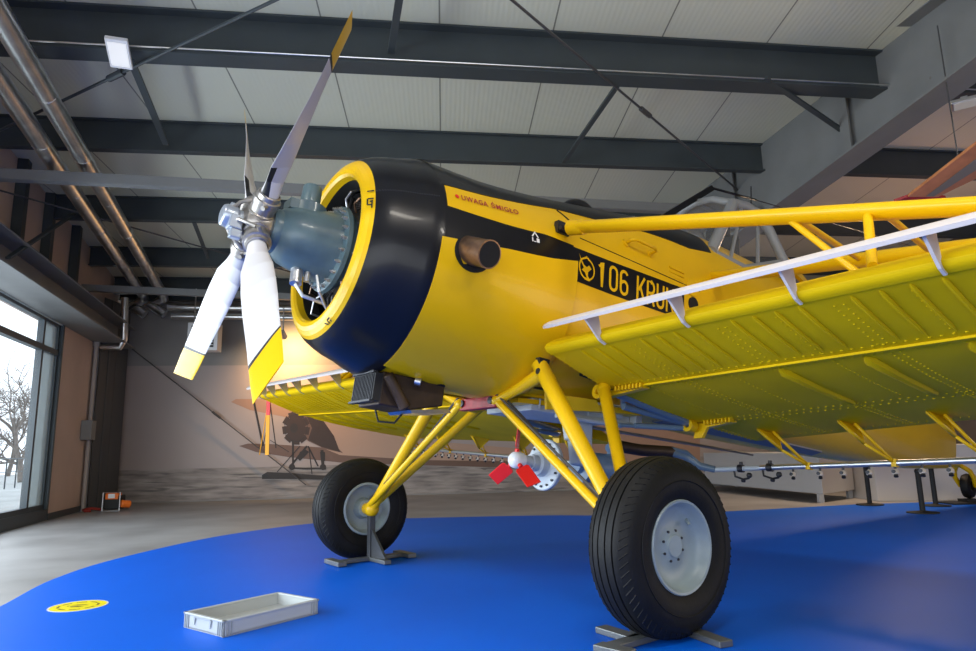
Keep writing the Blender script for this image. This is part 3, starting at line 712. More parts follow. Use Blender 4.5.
# gearbox
m = MB(); m.lathe((0, 0, ZT), (1, 0, 0), [(1.60, .05), (1.60, .118), (1.58, .128), (1.555, .13), (1.54, .145), (1.50, .172), (1.44, .188), (1.36, .20), (1.27, .213), (1.235, .222), (1.225, .265), (1.20, .27), (1.195, .24), (1.15, .24)], 56)
GB = part('gearbox', m, gear_m)
for k in range(22):
    m = MB(); a_ = 2*PI*k/22; q = Vector((1.226, .246*math.cos(a_), ZT+.246*math.sin(a_))); m.tube(q, q+Vector((.022, 0, 0)), .012, .011, 6); m.tube(q, q+Vector((.034, 0, 0)), .006, n=6); part('gearbox_stud', m, alu, GB)
m = MB(); q = Vector((1.40, .03, ZT+.17)); m.lathe(q, (0, 0, 1), [(-.03, .10), (.03, .10), (.04, .085), (.045, .058), (.15, .056), (.163, .048), (.165, 0)], 28); m.box(q+Vector((.07, 0, .0)), (.12, .12, .06)); part('propeller_governor', m, gear_m, GB)
m = MB(); q = Vector((1.40, .02, ZT-.19)); m.tube(q, q+Vector((0, .02, -.09)), .035, n=14); m.tube(q+Vector((-.06, .02, 0)), q+Vector((-.06, .02, -.06)), .02, n=10)
m.path([q+Vector((0, .02, -.09)), q+Vector((-.05, .03, -.15)), q+Vector((-.18, .03, -.16))], .012, 8); m.path([q+Vector((-.1, .06, -.02)), q+Vector((-.12, .09, -.12)), q+Vector((-.2, .05, -.2))], .009, 8); part('oil_fitting', m, alu, GB)

# ---- propeller
PR = epart('propeller'); PX, RP_ = 1.672, 1.30; PH0 = math.radians(38.6)
white_blade = mat('blade_white', (.58, .57, .58), .4); tip_yel = yellow; blade_black = mat('blade_black', (.015, .015, .016), .45); hub_m = mat('hub_metal', (.50, .47, .44), .33, metal=.85, var=(18, .35)); act_m = mat('actuator_blue_grey', (.42, .47, .54), .3, metal=.6)
TW = -1
def blade(ang, idx):
    s = Vector((0, math.cos(ang), math.sin(ang))); tdir = Vector((1, 0, 0)).cross(s)        # in-plane chord direction
    st = [(.16, .050, .050, 1.0, 70), (.22, .052, .050, .98, 66), (.30, .066, .056, .70, 58), (.40, .088, .066, .42, 46), (.55, .102, .076, .26, 36), (.70, .106, .08, .18, 31), (.85, .104, .08, .13, 27), (.98, .100, .08, .10, 26), (1.06, .099, .08, .095, 26), (1.085, .098, .08, .09, 26), (1.18, .095, .08, .08, 26), (1.305, .088, .075, .07, 26)]
    C0 = Vector((PX, 0, ZT)); rings = []; n = 20
    for r, h1, h2, th, be in st:
        if r > .35: h1 *= 1.13; h2 *= 1.13
        be = math.radians(be); ch = (tdir*math.cos(be)*TW + Vector((1, 0, 0))*math.sin(be)).normalized(); nr = s.cross(ch).normalized()
        if nr.x < 0: nr = -nr
        g = .75*max(0, min(1, (r-.8)/.3)); R = []
        for k in range(n):
            a = 2*PI*k/n; u = math.cos(a); v_ = math.sin(a); c = u*(h1 if u > 0 else h2); tk = v_*th*(h1+h2)/2*(1 if th > .9 else (.55 if v_ > 0 else .35)*(1-.25*u))
            rr = r-g*(h1-c)*.9
            R.append(C0 + s*rr + ch*c + nr*tk)
        rings.append(R)
    mb = MB(); N = len(rings)
    for i in range(N-1):
        zone = 'w' if i < 8 else ('b' if i == 8 else 'y')
        vs = rings[i]+rings[i+1]; fr = []; bk = []
        for k in range(n):
            k2 = (k+1) % n; f_ = (k, k2, n+k2, n+k); (fr if math.sin(2*PI*(k+.5)/n) > 0 else bk).append(f_)
        mb.add(vs, fr, {'w': 0, 'b': 2, 'y': 1}[zone]); mb.add(vs, bk, {'w': 0, 'b': 2, 'y': 1}[zone])
        if i < 3: mb.m[-3:] = [2]*3
    mb.add(rings[-1], [tuple(range(n))], 1, False)
    o = part('blade', mb, [white_blade, tip_yel, blade_black], PR); return o
for i in range(4): blade(PH0+i*PI/2, i)
m = MB(); C0 = Vector((PX, 0, ZT)); m.lathe(C0, (1, 0, 0), [(-.09, .06), (-.08, .10), (-.04, .115), (.04, .112), (.07, .095), (.085, .05), (.09, 0)], 32)
for i in range(4):
    s = Vector((0, math.cos(PH0+i*PI/2), math.sin(PH0+i*PI/2)))
    m.lathe(C0, s, [(.07, .075), (.10, .078), (.105, .070), (.15, .070), (.155, .076), (.185, .076), (.19, .066), (.215, .063), (.22, .055)], 24)
    t_ = Vector((1, 0, 0)).cross(s)
    for sg in (-1, 1): m.tube(C0+s*.17+t_*.06*sg+Vector((.0, 0, 0)), C0+s*.17+t_*.10*sg+Vector((.03, 0, 0)), .014, n=8)
    m.path([C0+s*.13+t_*.07+Vector((.03, 0, 0)), C0+s*.08+t_*.05+Vector((.11, 0, 0)), C0+Vector((.15, 0, 0))+s*.045], .012, 8)
part('hub', m, hub_m, PR, bevel=0)
m = MB(); m.lathe(C0, (1, 0, 0), [(.07, .05), (.09, .055), (.105, .05), (.11, .064), (.165, .066), (.185, .058), (.192, .035), (.194, 0)], 28)
m.box(C0+Vector((.12, .05, -.045)), (.07, .07, .08)); m.box(C0+Vector((.11, .06, -.11)), (.06, .05, .05)); m.box(C0+Vector((.14, .0, .065)), (.025, .025, .04)); part('pitch_actuator', m, act_m, PR, bevel=.006)

# ---- exhaust
m = MB(); q = Vector((.655, .68, 1.45)); 
vs = []; nn_ = 28
pts = []
for k in range(nn_):
    a_ = 2*PI*k/nn_; X = .66+.125*math.cos(a_); z = 1.445+.105*math.sin(a_); pts.append(S(X, tz(lambda _: z)(X), .0145))
m.add(pts, [tuple(range(nn_))], 0, False); part('exhaust_opening', m, deep_black, FUS)
m = MB(); a_ = Vector((.71, .58, 1.50)); b_ = Vector((.675, .72, 1.45)); c_ = Vector((.655, .86, 1.40)); pts = [a_, b_, c_]; m.path(pts, [.078, .08, .078], 28, cap=False); 
d_ = (c_-b_).normalized(); m.tube(c_, c_-d_*.10, .073, n=28, mi=1); m.path([c_-d_*.008, c_], [.080, .0805], 28, cap=False)
m.lathe(c_, d_, [(0, .0805), (0.001, .073), (-.01, .072), (-.12, .07), (-.12, 0)], 28, mats=[0, 1, 1, 1]); part('exhaust_pipe', m, [bronze, deep_black])

# ---- oil cooler under the nose
m = MB(); X0, X1, Y1, Z0, Z1 = .86, .83, .14, .625, .775
m.box((.845, 0, .70), (.05, .28, .165), mi=1)
for k in range(13): m.box((.873, -.12+k*.02, .70), (.006, .006, .15), mi=0)
m.box((.872, 0, .785), (.03, .28, .012), mi=0); m.box((.872, 0, .615), (.03, .28, .012), mi=0); OC = part('oil_cooler', m, [steel_dk, black_matt])
m = MB(); m.prism([(.82, .13, .60), (.82, .13, .80), (.40, .16, .80), (.40, .16, .66), (.62, .14, .60)], Vector((0, -.27, 0))); m.tube((.80, .15, .78), (.66, .17, .60), .035, n=12); part('cooler_housing', m, brownmetal, OC, bevel=.01)
m = MB(); m.prism([(.62, .15, .600), (.36, .17, .648), (.34, .17, .628), (.60, .15, .585)], Vector((0, -.28, 0))); part('cooler_flap', m, steel_m, OC)
m = MB(); m.tube((.62, .165, .775), (.59, .185, .77), .024, n=12); part('hose_end', m, alu, OC)
m = MB(); m.path([(.72, -.1, .60), (.70, -.08, .53), (.62, -.02, .53), (.58, .0, .60)], .007, 8); part('drain_hose', m, black_matt, OC)

# ---- canopy
CF_ = []; PB = onb(711, 251, 1, .45); PTt = onb(733, 203, 1, .33); PRt = onb(757, 213, 1, .33); PMr = onb(769, 230, 1, .36); PLr = onb(784, 262, 1, .45); PSl = onb(745, 268, 1, .47)
FRc = onb(690, 253, 1, .36); FRc = Vector((PB.x+.42, .36, PB.z-.10))
mir = lambda q: Vector((q[0], -q[1], q[2]))
CAN = None; m = MB()
def flat(pts, wd, tk=.03):
    m.path(pts, wd/2, 10, 0, True, tk/wd*2 if wd else 1)
for f_ in (lambda q: Vector(q), mir):
    m.path([f_(PB), f_(PTt)], .050, 10); m.path([f_(PTt), f_(PTt.lerp(PRt, .5)+Vector((0, 0, .02))), f_(PRt), f_(PMr), f_(PLr)], .045, 10)
    m.path([f_(PB), f_(PSl), f_(PLr)], .03, 10); m.path([f_(PB), f_(FRc), Vector((FRc.x+.12, 0, FRc.z+.06))], .022, 10); m.path([f_(PTt), f_(Vector((PTt.x+.06, .16, PTt.z+.07))), Vector((PTt.x+.07, 0, PTt.z+.09))], .034, 10)
    m.path([f_(PRt), f_(Vector((PRt.x, .16, PRt.z+.05))), Vector((PRt.x, 0, PRt.z+.06))], .034, 10)
    mid = PB.lerp(PSl, .55); m.path([f_(mid), f_(PTt.lerp(PRt, .35))], .016, 8)
m.path([Vector((PTt.x+.07, 0, PTt.z+.09)), Vector((PRt.x, 0, PRt.z+.06))], .03, 8)
CAN = part('canopy', m, canopy_w)
m = MB()
for sg in (1, -1):
    g_ = (lambda q: Vector(q)) if sg == 1 else mir
    for P_ in ([PB, PSl, PLr, PMr, PRt, PTt], [PB, FRc, Vector((FRc.x+.12, 0, FRc.z+.06)), Vector((PTt.x+.07, 0, PTt.z+.09)), PTt]):
        m.add([g_(q) for q in P_], [tuple(range(len(P_)))], 0, False)
part('canopy_glass', m, glass, CAN)
m = MB(); tp = [PTt+Vector((0, 0, .01)), Vector((PTt.x+.06, 0, PTt.z+.085)), mir(PTt+Vector((0, 0, .01))), mir(PRt), Vector((PRt.x, 0, PRt.z+.055)), PRt]; m.prism([tp[0], tp[1], tp[4], tp[5]], Vector((0, 0, .012))); m.prism([tp[1], tp[2], tp[3], tp[4]], Vector((0, 0, .012))); part('canopy_roof', m, canopy_w, CAN)
m = MB(); sx = PB.x-.75; m.box((sx, 0, PB.z+.1), (.10, .40, .75)); m.box((sx+.03, 0, PB.z+.55), (.09, .24, .18)); m.box((sx+.25, 0, PB.z-.2), (.5, .42, .1)); part('pilot_seat', m, mat('seat_dark', (.05, .05, .055), .6), CAN, bevel=.03)
m = MB(); m.path([(sx-.15, .30, PB.z-.1), (sx-.2, .28, PB.z+.65), (sx-.2, -.28, PB.z+.65), (sx-.15, -.30, PB.z-.1)], .02, 8); part('roll_bar', m, canopy_w, CAN)
m = MB(); m.prism([PMr+Vector((-.02, 0, .0)), PLr, PLr+Vector((-1.6, -.15, -.25)), PMr+Vector((-1.2, -.25, -.25))], Vector((0, -.04, 0))); m.prism([mir(PMr), mir(PLr), mir(PLr+Vector((-1.6, -.15, -.25))), mir(PMr+Vector((-1.2, -.25, -.25)))], Vector((0, .04, 0))); part('canopy_rear_fairing', m, yellow, CAN)

# ---- wings
LOWP = [(0, 0), (.004, -.012), (.016, -.024), (.034, -.031), (.052, -.036), (.053, -.031), (.12, -.046), (.25, -.082), (.54, -.152), (1.0, -.198), (1.42, -.222), (1.8, -.235), (2.16, -.242)]
UPP = [(0, 0), (.01, .022), (.05, .05), (.12, .085), (.25, .125), (.5, .155), (.9, .13), (1.4, .03), (1.8, -.10), (2.16, -.232)]
def lowz(dx):
    for (a, za), (b, zb) in zip(LOWP, LOWP[1:]):
        if a <= dx <= b: return za+(zb-za)*(dx-a)/(b-a) if b > a else za
    return LOWP[-1][1]
def W(dx, dz, y):
    base = .012+.053*dx/2.16 if y > 0 else .030+.012*dx/2.16
    return Vector((.08-dx, y, 1.035+base*(abs(y)-.7)+dz))
def wing(sd, y1):
    mb = MB(); n = 14; ys = [.7+(y1-.7)*k/n for k in range(n+1)]
    R = [[W(dx, dz, sd*y) for dx, dz in LOWP[::-1]]+[W(dx, dz, sd*y) for dx, dz in UPP[1:]] for y in ys]
    mb.rings(R, 0)
    o = part('wing', mb, yellow_wing_shaded, ang=30)
    # swaged beads of the lower skin, nose section
    mb = MB(); y = .93; k = 0
    while y < y1-.05:
        rib = min(abs(y-(.72+.55*j)) for j in range(12)) < .05
        if not rib:
            pts = [W(d, lowz(d)-.001, sd*y) for d in (.075, .10, .25, .42, .48)]; mb.path(pts, [.002, .010, .010, .009, .002], 6, cap=False)
        y += .108; k += 1
    y = .98
    while y < y1-.1:
        if y > 1.6:
            pts = [W(d, lowz(d)-.002, sd*y) for d in (.60, .66, .9, 1.2, 1.34, 1.38)]; mb.path(pts, [.003, .03, .026, .024, .02, .003], 8, cap=False, sq=.9, up=(0, 1, 0))
        y += .42
    part('skin_bead', mb, yellow_wing_shaded, o)
    mb = MB()
    a, b = W(.545, lowz(.545)-.006, sd*.9), W(.545, lowz(.545)-.006, sd*y1); mb.bar(a, b, .03, .012)
    part('spar_cap_strip', mb, yellow_wing_shaded, o)
    if sd > 0:
        mb = MB(); 
        for dx in (.50, .59, 1.38, 1.46, 2.05):
            y = .75
            while y < 3.2: mb.dome(W(dx, lowz(dx), y)-Vector((0, 0, -.0005)), (0, 0, -1), .0075 if dx < 2 else .005, .006, 0, 5); y += .045
        for j in range(6):
            y = .72+.55*j
            d = .13
            while d < 2.1:
                for yy in (y-.02, y+.02): mb.dome(W(d, lowz(d), yy), (0, 0, -1), .0055, .0045, 0, 5)
                d += .04
        for j in range(6):
            y = .995+.55*j; d = .13
            while d < 1.3: mb.dome(W(d, lowz(d), y), (0, 0, -1), .005, .004, 0, 5); d += .04
        part('rivet', mb, yellow_wing_shaded, o); o.children[-1]['kind'] = 'stuff'
    # spar fittings at the root
    for dx in (.54, 1.42):
        mb = MB(); z = lowz(dx); mb.prism([W(dx, z-.008, sd*.69), W(dx, z-.008, sd*1.0), W(dx, z-.022, sd*1.0), W(dx, z-.04, sd*.80), W(dx, z-.05, sd*.69)], Vector((-.05, 0, 0)))
        for k in range(8): 
            q = W(dx-.012, z-.012, sd*(.80+k*.028)); mb.box(q, (.05, .012, .03))
        mb.lathe(W(dx-.04, z-.03, sd*.70), (1, 0, 0), [(-.02, .0), (-.02, .045), (.05, .045), (.05, .018), (.02, .018)], 18)
        if dx > 1: mb.prism([W(dx, z-.04, sd*.70), W(dx, z-.04, sd*.80), W(dx, z-.11, sd*.76), W(dx, z-.11, sd*.69)], Vector((-.03, 0, 0)))
        part('spar_fitting', mb, yellow, o, bevel=.003)
    return o
YT = {1: 4.9, -1: 4.55}
WINGS = {}
for sd in (1, -1):
    wg = wing(sd, YT[sd]); WINGS[sd] = wg
    # leading-edge slat with its brackets
    mb = MB(); ys = [.80, .83, .90]+[.9+(YT[sd]-.9)*k/10 for k in range(1, 11)]
    R = []
    for i, y in enumerate(ys):
        sc_ = (.25, .7, 1)[i] if i < 3 else 1
        prof = [(-.155, .045), (-.165, .060), (-.150, .085), (-.09, .112), (-.02, .124), (.01, .122), (-.02, .114), (-.08, .098), (-.125, .072)]
        c0 = (-.08, .09); R.append([W(c0[0]+(dx-c0[0])*sc_, c0[1]+(dz-c0[1])*sc_, sd*y) for dx, dz in prof])
    mb.rings(R, 0); SL = part('leading_edge_slat', mb, slat_white)
    for y in ((1.14, 1.69, 2.25, 2.78, 3.35, 3.9, 4.5) if sd > 0 else (1.1, 1.65, 2.2, 2.75, 3.2, 3.6, 4.0, 4.3, 4.5)):
        mb = MB(); mb.prism([W(-.13, .075, sd*y), W(-.02, .105, sd*y), W(.012, .0, sd*y), W(.055, -.034, sd*y), W(.045, -.044, sd*y), W(.0, -.030, sd*y)], Vector((0, .012, 0))); part('slat_bracket', mb, slat_white if sd > 0 else alu, SL)

# ---- wing struts above the wing
for sd in (1, -1):
    f_ = (lambda q: Vector(q)) if sd == 1 else mir
    r0_ = f_((-.05, .64, 1.865)); e0 = f_((-.46, 3.6, 1.262)); mb = MB()
    d_ = (e0-r0_).normalized(); mb.path([r0_+d_*.10, r0_+d_*.16, e0], [.04, .060, .060], 18, sq=.62, up=(1, 0, 0)); FS = part('front_wing_strut', mb, yellow)
    mb = MB(); mb.tube(r0_-d_*.06, r0_+d_*.06, .022, n=10); mb.box(r0_+Vector((0, -.02*sd, 0)), (.10, .04, .08)); mb.tube(r0_+Vector((-.05, .02*sd, -.02)), r0_+Vector((.05, .02*sd, -.02)), .014, n=8); part('strut_fitting', mb, steel_dk, FS)
    mb = MB()
    for q in (.11, .14): 
        for s_ in (-1, 1): mb.dome(r0_+d_*q+Vector((0, .0, 0))+Vector((.02*s_, .045*sd, .02)), (0, sd, .3), .012, .008)
    mb.tube(r0_+d_*.05, r0_+d_*.17, .05, n=14); part('strut_collar', mb, yellow, FS)
    r1_ = f_((-1.75, .5, 2.06)); p2 = onb(976, 247, 1, 2.45); e1 = Vector((-1.75, .5, 2.06)); e1 = e1+(p2-e1)*((3.8-.5)/(2.45-.5)); e1 = f_(e1)
    mb = MB(); mb.path([r1_, e1], .062, 18, sq=.75, up=(1, 0, 0)); RS = part('rear_wing_strut', mb, yellow)
    mb = MB(); mb.path([e1, W(1.42, .03, e1.y)], .03, 10); part('strut_pylon', mb, yellow, RS)
    # jury struts
    def onfront(y): t = (y-r0_.y*sd)/((e0.y-r0_.y)*sd); return r0_+(e0-r0_)*t
    def onrear(y): t = (y-r1_.y*sd)/((e1.y-r1_.y)*sd); return r1_+(e1-r1_)*t
    for a_, b_, rr in ((onfront(2.03), W(.35, .14, sd*2.36), .016), (onfront(2.07), onrear(1.80), .016), (onfront(2.39), W(.10, .075, sd*2.52), .020), (onfront(2.45), onrear(2.22), .016)):
        mb = MB(); mb.path([a_, b_], rr, 10); part('jury_strut', mb, yellow, FS)

# ---- main landing gear
PL = Vector((0, .17, .765))
for sd in (1, -1):
    f_ = (lambda q: Vector(q)) if sd == 1 else mir
    hub_ = f_((0, 1.36, 0)); mb = MB()
    top = f_((-.03, .58, .915)); mb.path([top, hub_], [.050, .040], 18); mb.path([top, top+f_((.0, -.05, .06))], .05, 14); mb.ball(hub_, .06, 14); mb.tube(hub_, f_((0, 1.5, 0)), .045, n=14)
    part('main_leg', mb, yellow)
    mb = MB(); lt_ = f_((-.40, .73, .87)) if sd > 0 else Vector((-.50, -.70, .875)); mb.path([lt_, hub_+f_((-.01, .01, .03))], [.038, .034], 16); mb.ball(lt_, .045, 12); part('rear_leg', mb, yellow)
    mb = MB(); q = f_(PL) if sd > 0 else Vector((.02, -.22, .765)); mb.path([q, hub_+Vector((.03, 0, .02))], [.026, .026], 14); mb.path([q, q.lerp(top, .5)+Vector((0, 0, -.005)), top], [.030, .036, .045], 14); mb.ball(q, .04, 12); part('brace_strut', mb, yellow)
    mb = MB()
    for a_, b_ in ((.02, .05), (-.03, .03)): mb.path([q+Vector((a_, 0, .05)), q.lerp(hub_, .5)+Vector((0, 0, .05)), hub_+Vector((.03, 0, .08))], .008, 6)
    part('brake_line', mb, cable_m)
    mb = MB(); mb.tube(top+f_((.05, .0, .0)), top+f_((-.05, 0, 0)), .02, n=10); mb.box(top+f_((0, -.02, .05)), (.08, .04, .08)); part('leg_fitting', mb, steel_dk)
m = MB(); m.box((0.0, -.02, .765), (.05, .42, .09)); SHK = part('shock_link_plate', m, crimson, bevel=.008)
for y in (-.19, .14):
    m = MB(); m.lathe((.025, y, .765), (1, 0, 0), [(0, .024), (.014, .024), (.016, 0)], 12); part('link_bolt', m, steel_dk, SHK)
m = MB(); m.prism([(-.02, -.12, .86), (-.02, .30, .88), (-.35, .35, .90), (-.35, -.15, .88)], Vector((0, 0, -.02))); part('gear_tunnel', m, deep_black)

def wheel(sd):
    c = Vector((0, 1.55*sd, 0)); ax = Vector((0, sd, 0)); mb = MB()
    half = [(.090, .196), (.108, .205), (.124, .235), (.130, .27), (.130, .31), (.120, .345), (.104, .368), (.088, .381)]
    crown = lambda o: .4-.0135*(o/.085)**2
    tread = []
    for g in (.056, .02): tread += [(g+.004, crown(g+.004)), (g+.003, crown(g)-.012), (g-.003, crown(g)-.012), (g-.004, crown(g-.004))]
    full = half+[(.080, crown(.080))]+tread; full = full+[(-o, r) for o, r in full[::-1]]
    mb.lathe(c, ax, full, 84); 
    WH = epart('main_wheel'); part('tyre', mb, tyre_m, WH, ang=35)
    mb = MB()
    for k in range(64):
        a_ = 2*PI*k/64
        for s_ in (1, -1):
            r1, r2 = .384, .362; d = Vector((math.cos(a_), 0, math.sin(a_))); d2 = Vector((math.cos(a_+.07), 0, math.sin(a_+.07))); mb.path([c+ax*.084*s_+d*(r1+.001), c+ax*.112*s_+d2*(r2-.004)], .0035, 5)
    mb.lathe(c, ax, [(.1315, .292), (.134, .290), (.1315, .286)], 64); mb.lathe(c, ax, [(-.1315, .292), (-.134, .290), (-.1315, .286)], 64)
    part('sidewall_tread', mb, tyre_m, WH)
    mb = MB(); mb.lathe(c, ax, [(.094, .200), (.112, .206), (.118, .202), (.116, .192), (.100, .184), (.088, .178), (.074, .172), (.060, .155), (.052, .12), (.052, .085), (.066, .050), (.074, .046), (.074, .0)], 56)
    mb.lathe(c, ax, [(-.094, .200), (-.112, .206), (-.120, .202), (-.120, .190), (-.112, .184), (-.085, .176), (-.050, .165), (-.035, .14), (-.035, .085), (-.07, .070), (-.10, .065), (-.10, 0)], 56)
    part('rim', mb, rim_m, WH)
    for k in range(8):
        mb = MB(); a_ = 2*PI*k/8+.2; d = Vector((math.cos(a_), 0, math.sin(a_))); mb.lathe(c+ax*.056+d*.068, ax, [(0, .006), (.008, .006), (.008, .0)], 10)
        part('wheel_bolt', mb, steel_dk, WH)
    mb = MB(); d = Vector((math.cos(2.2), 0, math.sin(2.2))); mb.path([c+ax*.06+d*.15, c+ax*.095+d*.12], .007, 8); part('valve', mb, rim_m, WH)
wheel(1); wheel(-1)

# ---- tail wheel
tq = onb(968, 486, 1, 0); TWH = epart('tail_wheel'); m = MB()
m.lathe(tq, (0, 1, 0), [(-.05, .06), (-.06, .10), (-.045, .15), (0, .165), (.045, .15), (.06, .10), (.05, .06), (.02, .05), (.02, 0)], 32); part('tyre', m, tyre_m, TWH)
m = MB(); m.path([tq+Vector((.30, 0, .26)), tq+Vector((.16, .09, .18)), tq+Vector((.10, .11, .10)), tq+Vector((0, .09, 0))], .03, 10); m.path([tq+Vector((.30, 0, .26)), tq+Vector((.16, -.09, .18)), tq+Vector((.10, -.11, .10)), tq+Vector((0, -.09, 0))], .03, 10); m.path([tq+Vector((.30, 0, .26)), Vector((tq.x+.5, 0, 1.33))], .05, 10); part('fork', m, yellow, TWH)

# ---- dispersal gear under the belly
m = MB(); m.prism([(-.25, .22, .745), (-1.05, .36, .775), (-1.05, .36, .90), (-.25, .22, .855)], Vector((0, -.5, 0))); HG = part('hopper_gate', m, bluegrey, bevel=.006)
m = MB()
for k in range(5): m.bar((-.30-.2*k, .245+.026*k, .76), (-.30-.2*k, .245+.026*k, .86), .02, .012)
m.tube((-.95, .38, .745), (-.42, .28, .735), .018, n=10); m.tube((-1.15, .40, .77), (-.55, .30, .75), .014, n=10); m.box((-1.08, .39, .84), (.06, .06, .16)); m.box((-.90, .37, .83), (.10, .03, .08)); part('gate_linkage', m, bluegrey, HG)
m = MB(); m.prism([(-.62, .14, .76), (-.78, .14, .76), (-.80, .14, .44), (-.70, .14, .44)], Vector((0, .13, 0))); m.prism([(-.60, .12, .76), (-.60, .29, .76), (-.62, .22, .60), (-.62, .15, .60)], Vector((-.03, 0, 0))); part('pump_pylon', m, bluegrey, bevel=.015)
FC = onb(516, 460, 1, .14); m = MB(); m.lathe(FC, (1, 0, 0), [(-.27, .02), (-.27, .168), (-.262, .172), (-.244, .172), (-.238, .166), (-.236, .10), (-.225, .085), (-.18, .075), (-.17, .055), (-.12, .055), (-.12, .042), (-.055, .042)], 36)
PMP = part('spray_pump', m, mat('pump_white', (.55, .60, .63), .35, var=(14, .2)))
for k in range(16):
    m = MB(); a_ = 2*PI*k/16; m.lathe(FC+Vector((-.237, .145*math.cos(a_), .145*math.sin(a_))), (1, 0, 0), [(0, .008), (.012, .008), (.012, 0)], 8); part('pump_bolt', m, steel_dk, PMP)
m = MB(); m.lathe(FC, (1, 0, 0), [(-.06, .04), (-.05, .052), (.0, .056), (.025, .05), (.045, .03), (.05, 0)], 28); part('fan_hub', m, white_paint, PMP)
for k in range(3):
    best = (Vector((0, -.86, -.5)), Vector((0, .80, -.6)), Vector((0, .05, 1)))[k].normalized()
    tt = Vector((1, 0, 0)).cross(best); be = math.radians(-50); ch = tt*math.cos(be)+Vector((1, 0, 0))*math.sin(be)*(1)
    mb = MB(); mb.tube(FC+best*.04, FC+best*.075, .016, n=8); nr = best.cross(ch); mb.prism([FC+best*.08-ch*.036, FC+best*.095-ch*.048, FC+best*.255-ch*.048, FC+best*.265+ch*.046, FC+best*.095+ch*.048, FC+best*.08+ch*.036], nr*.008); part('fan_blade', mb, red_paint, PMP, bevel=.004)
m = MB(); q = onb(598, 470, 1, 0.0); m.tube(q+Vector((.22, .05, 0)), q+Vector((-.16, .05, .02)), .11, n=24); m.path([q+Vector((-.05, .05, .05)), q+Vector((-.06, .08, .16)), q+Vector((-.02, .12, .19)), q+Vector((.06, .16, .15))], .032, 12); m.lathe(q+Vector((.22, .05, 0)), (1, 0, 0), [(0, .12), (.02, .12), (.025, .06), (.06, .05), (.06, 0)], 24); part('spray_filter', m, mat('filter_blue', (.22, .33, .45), .35, var=(12, .25)))
m = MB(); m.path([onb(612, 445, 1, .1), onb(640, 450, 1, .1), onb(672, 452, 1, .12)], .045, 16); part('spray_duct', m, brownmetal)
m = MB(); a_ = onb(668, 452, 1, .12); b_ = onb(684, 456, 1, .18); B1 = Vector((-2.05, .36, .573)); m.path([a_, b_, onb(700, 466, 1, .27), B1], [.03, .03, .03, .026], 12); m.path([a_+Vector((0, 0, .03)), b_+Vector((0, .02, .03)), onb(706, 470, 1, .30)], .018, 8); part('spray_elbow', m, tube_blue)
# blue root tubes between wing and fuselage
for sd in (1, -1):
    f_ = (lambda q: Vector(q)) if sd == 1 else mir
    FR = f_((-.46, .70, .885)); RR = f_((-1.32, .69, .80))
    for a_, b_, r_ in ((FR, RR, .030), (f_((-.72, .60, .83)), RR, .026), (f_((-.62, .69, .865)), f_((-.80, .52, .86)), .018), (f_((-.95, .50, .74)), RR+Vector((0, 0, -.03)), .020), (f_((-.85, .45, .73)), f_((-1.25, .60, .765)), .014)):
        m = MB(); m.path([a_, b_], r_, 12); part('root_tube', m, tube_blue)
    m = MB(); m.prism([f_((-.40, .60, .98)), f_((-1.45, .62, .90)), f_((-1.45, .5, .90)), f_((-.40, .5, .98))], Vector((0, 0, .06))); part('root_gap_shade', m, deep_black)  # black slab painting the dark of the gap at the wing root
    m = MB(); m.prism([f_((-1.3, .56, .86)), f_((-3.6, .40, .93)), f_((-3.6, .30, .90)), f_((-1.3, .35, .84))], Vector((0, 0, -.015))); part('belly_skirt', m, mat('belly_skirt_grey', (.22, .20, .18), .5))
# spray booms with nozzles and hangers
for sd in (1, -1):
    def bp_(y): return Vector((-2.05, sd*y, .573+(.0395 if sd > 0 else .06)*(y-.36)))
    m = MB(); m.path([bp_(.36), bp_(.75)], .019, 12, 1); m.path([bp_(.75), bp_(4.6)], .019, 12, 0); BO = part('spray_boom', m, [alu, bluegrey])
    ys = [onb(px, 466, 0, -2.05).y for px in (793, 820, 843, 869, 895, 922, 950)] if sd > 0 else [1.0+.155*k for k in range(23)]
    for i, y in enumerate(ys):
        q = bp_(y); m = MB(); m.tube(q, q+Vector((0, 0, -.04)), .008, n=8); m.lathe(q+Vector((0, 0, -.04)), (.3, .2, -1), [(0, .012), (.01, .018), (.03, .019), (.035, .012), (.05, .014), (.055, .0)], 12, mats=[1, 1, 1, 0, 0]); m.tube(q+Vector((-.02, .0, -.055)), q+Vector((.03, 0, -.055)), .012, n=8, mi=0); part('spray_nozzle', m, [steel_dk, mat('nozzle_pale', (.62, .52, .42), .4) if 'nozzle_pale' not in MATS else MATS['nozzle_pale']], BO)
    if sd > 0:
        for px in (741, 770):
            y = onb(px, 468, 0, -2.05).y; q = bp_(y); m = MB(); m.lathe(q, (0, 1, 0), [(-.02, .03), (.02, .03)], 12, 0, True, True); m.path([q+Vector((0, -.06, -.01)), q+Vector((0, -.05, -.06)), q+Vector((0, .02, -.08)), q+Vector((0, .07, -.07))], .008, 8); m.ball(q+Vector((0, .07, -.05)), .022, 10); m.ball(q+Vector((0, .02, -.09)), .018, 8); m.tube(q, q+Vector((0, 0, .05)), .014, n=8); part('boom_valve', m, steel_dk, BO)
    for px in ((809, 895, 990) if sd > 0 else (0, 1, 2, 3, 4)):
        y = onb(px, 464, 0, -2.05).y if sd > 0 else 1.2+.75*px; q = bp_(y); yt = sd*(y-.17); T1 = W(1.78, -.235, yt); T2 = W(2.02, -.238, yt); Bt = W(1.95, -.36, sd*(y-.10))
        m = MB(); m.path([T1, Bt], .012, 8); m.path([T2, Bt], .010, 8); m.path([W(1.9, -.238, sd*(y-.13)), q], .011, 8); m.path([Bt, q], .010, 8); m.box(q, (.04, .03, .05)); m.prism([T1+Vector((.03, 0, 0)), T2, Bt], Vector((0, .006, 0))); part('boom_hanger', m, yellow, BO)

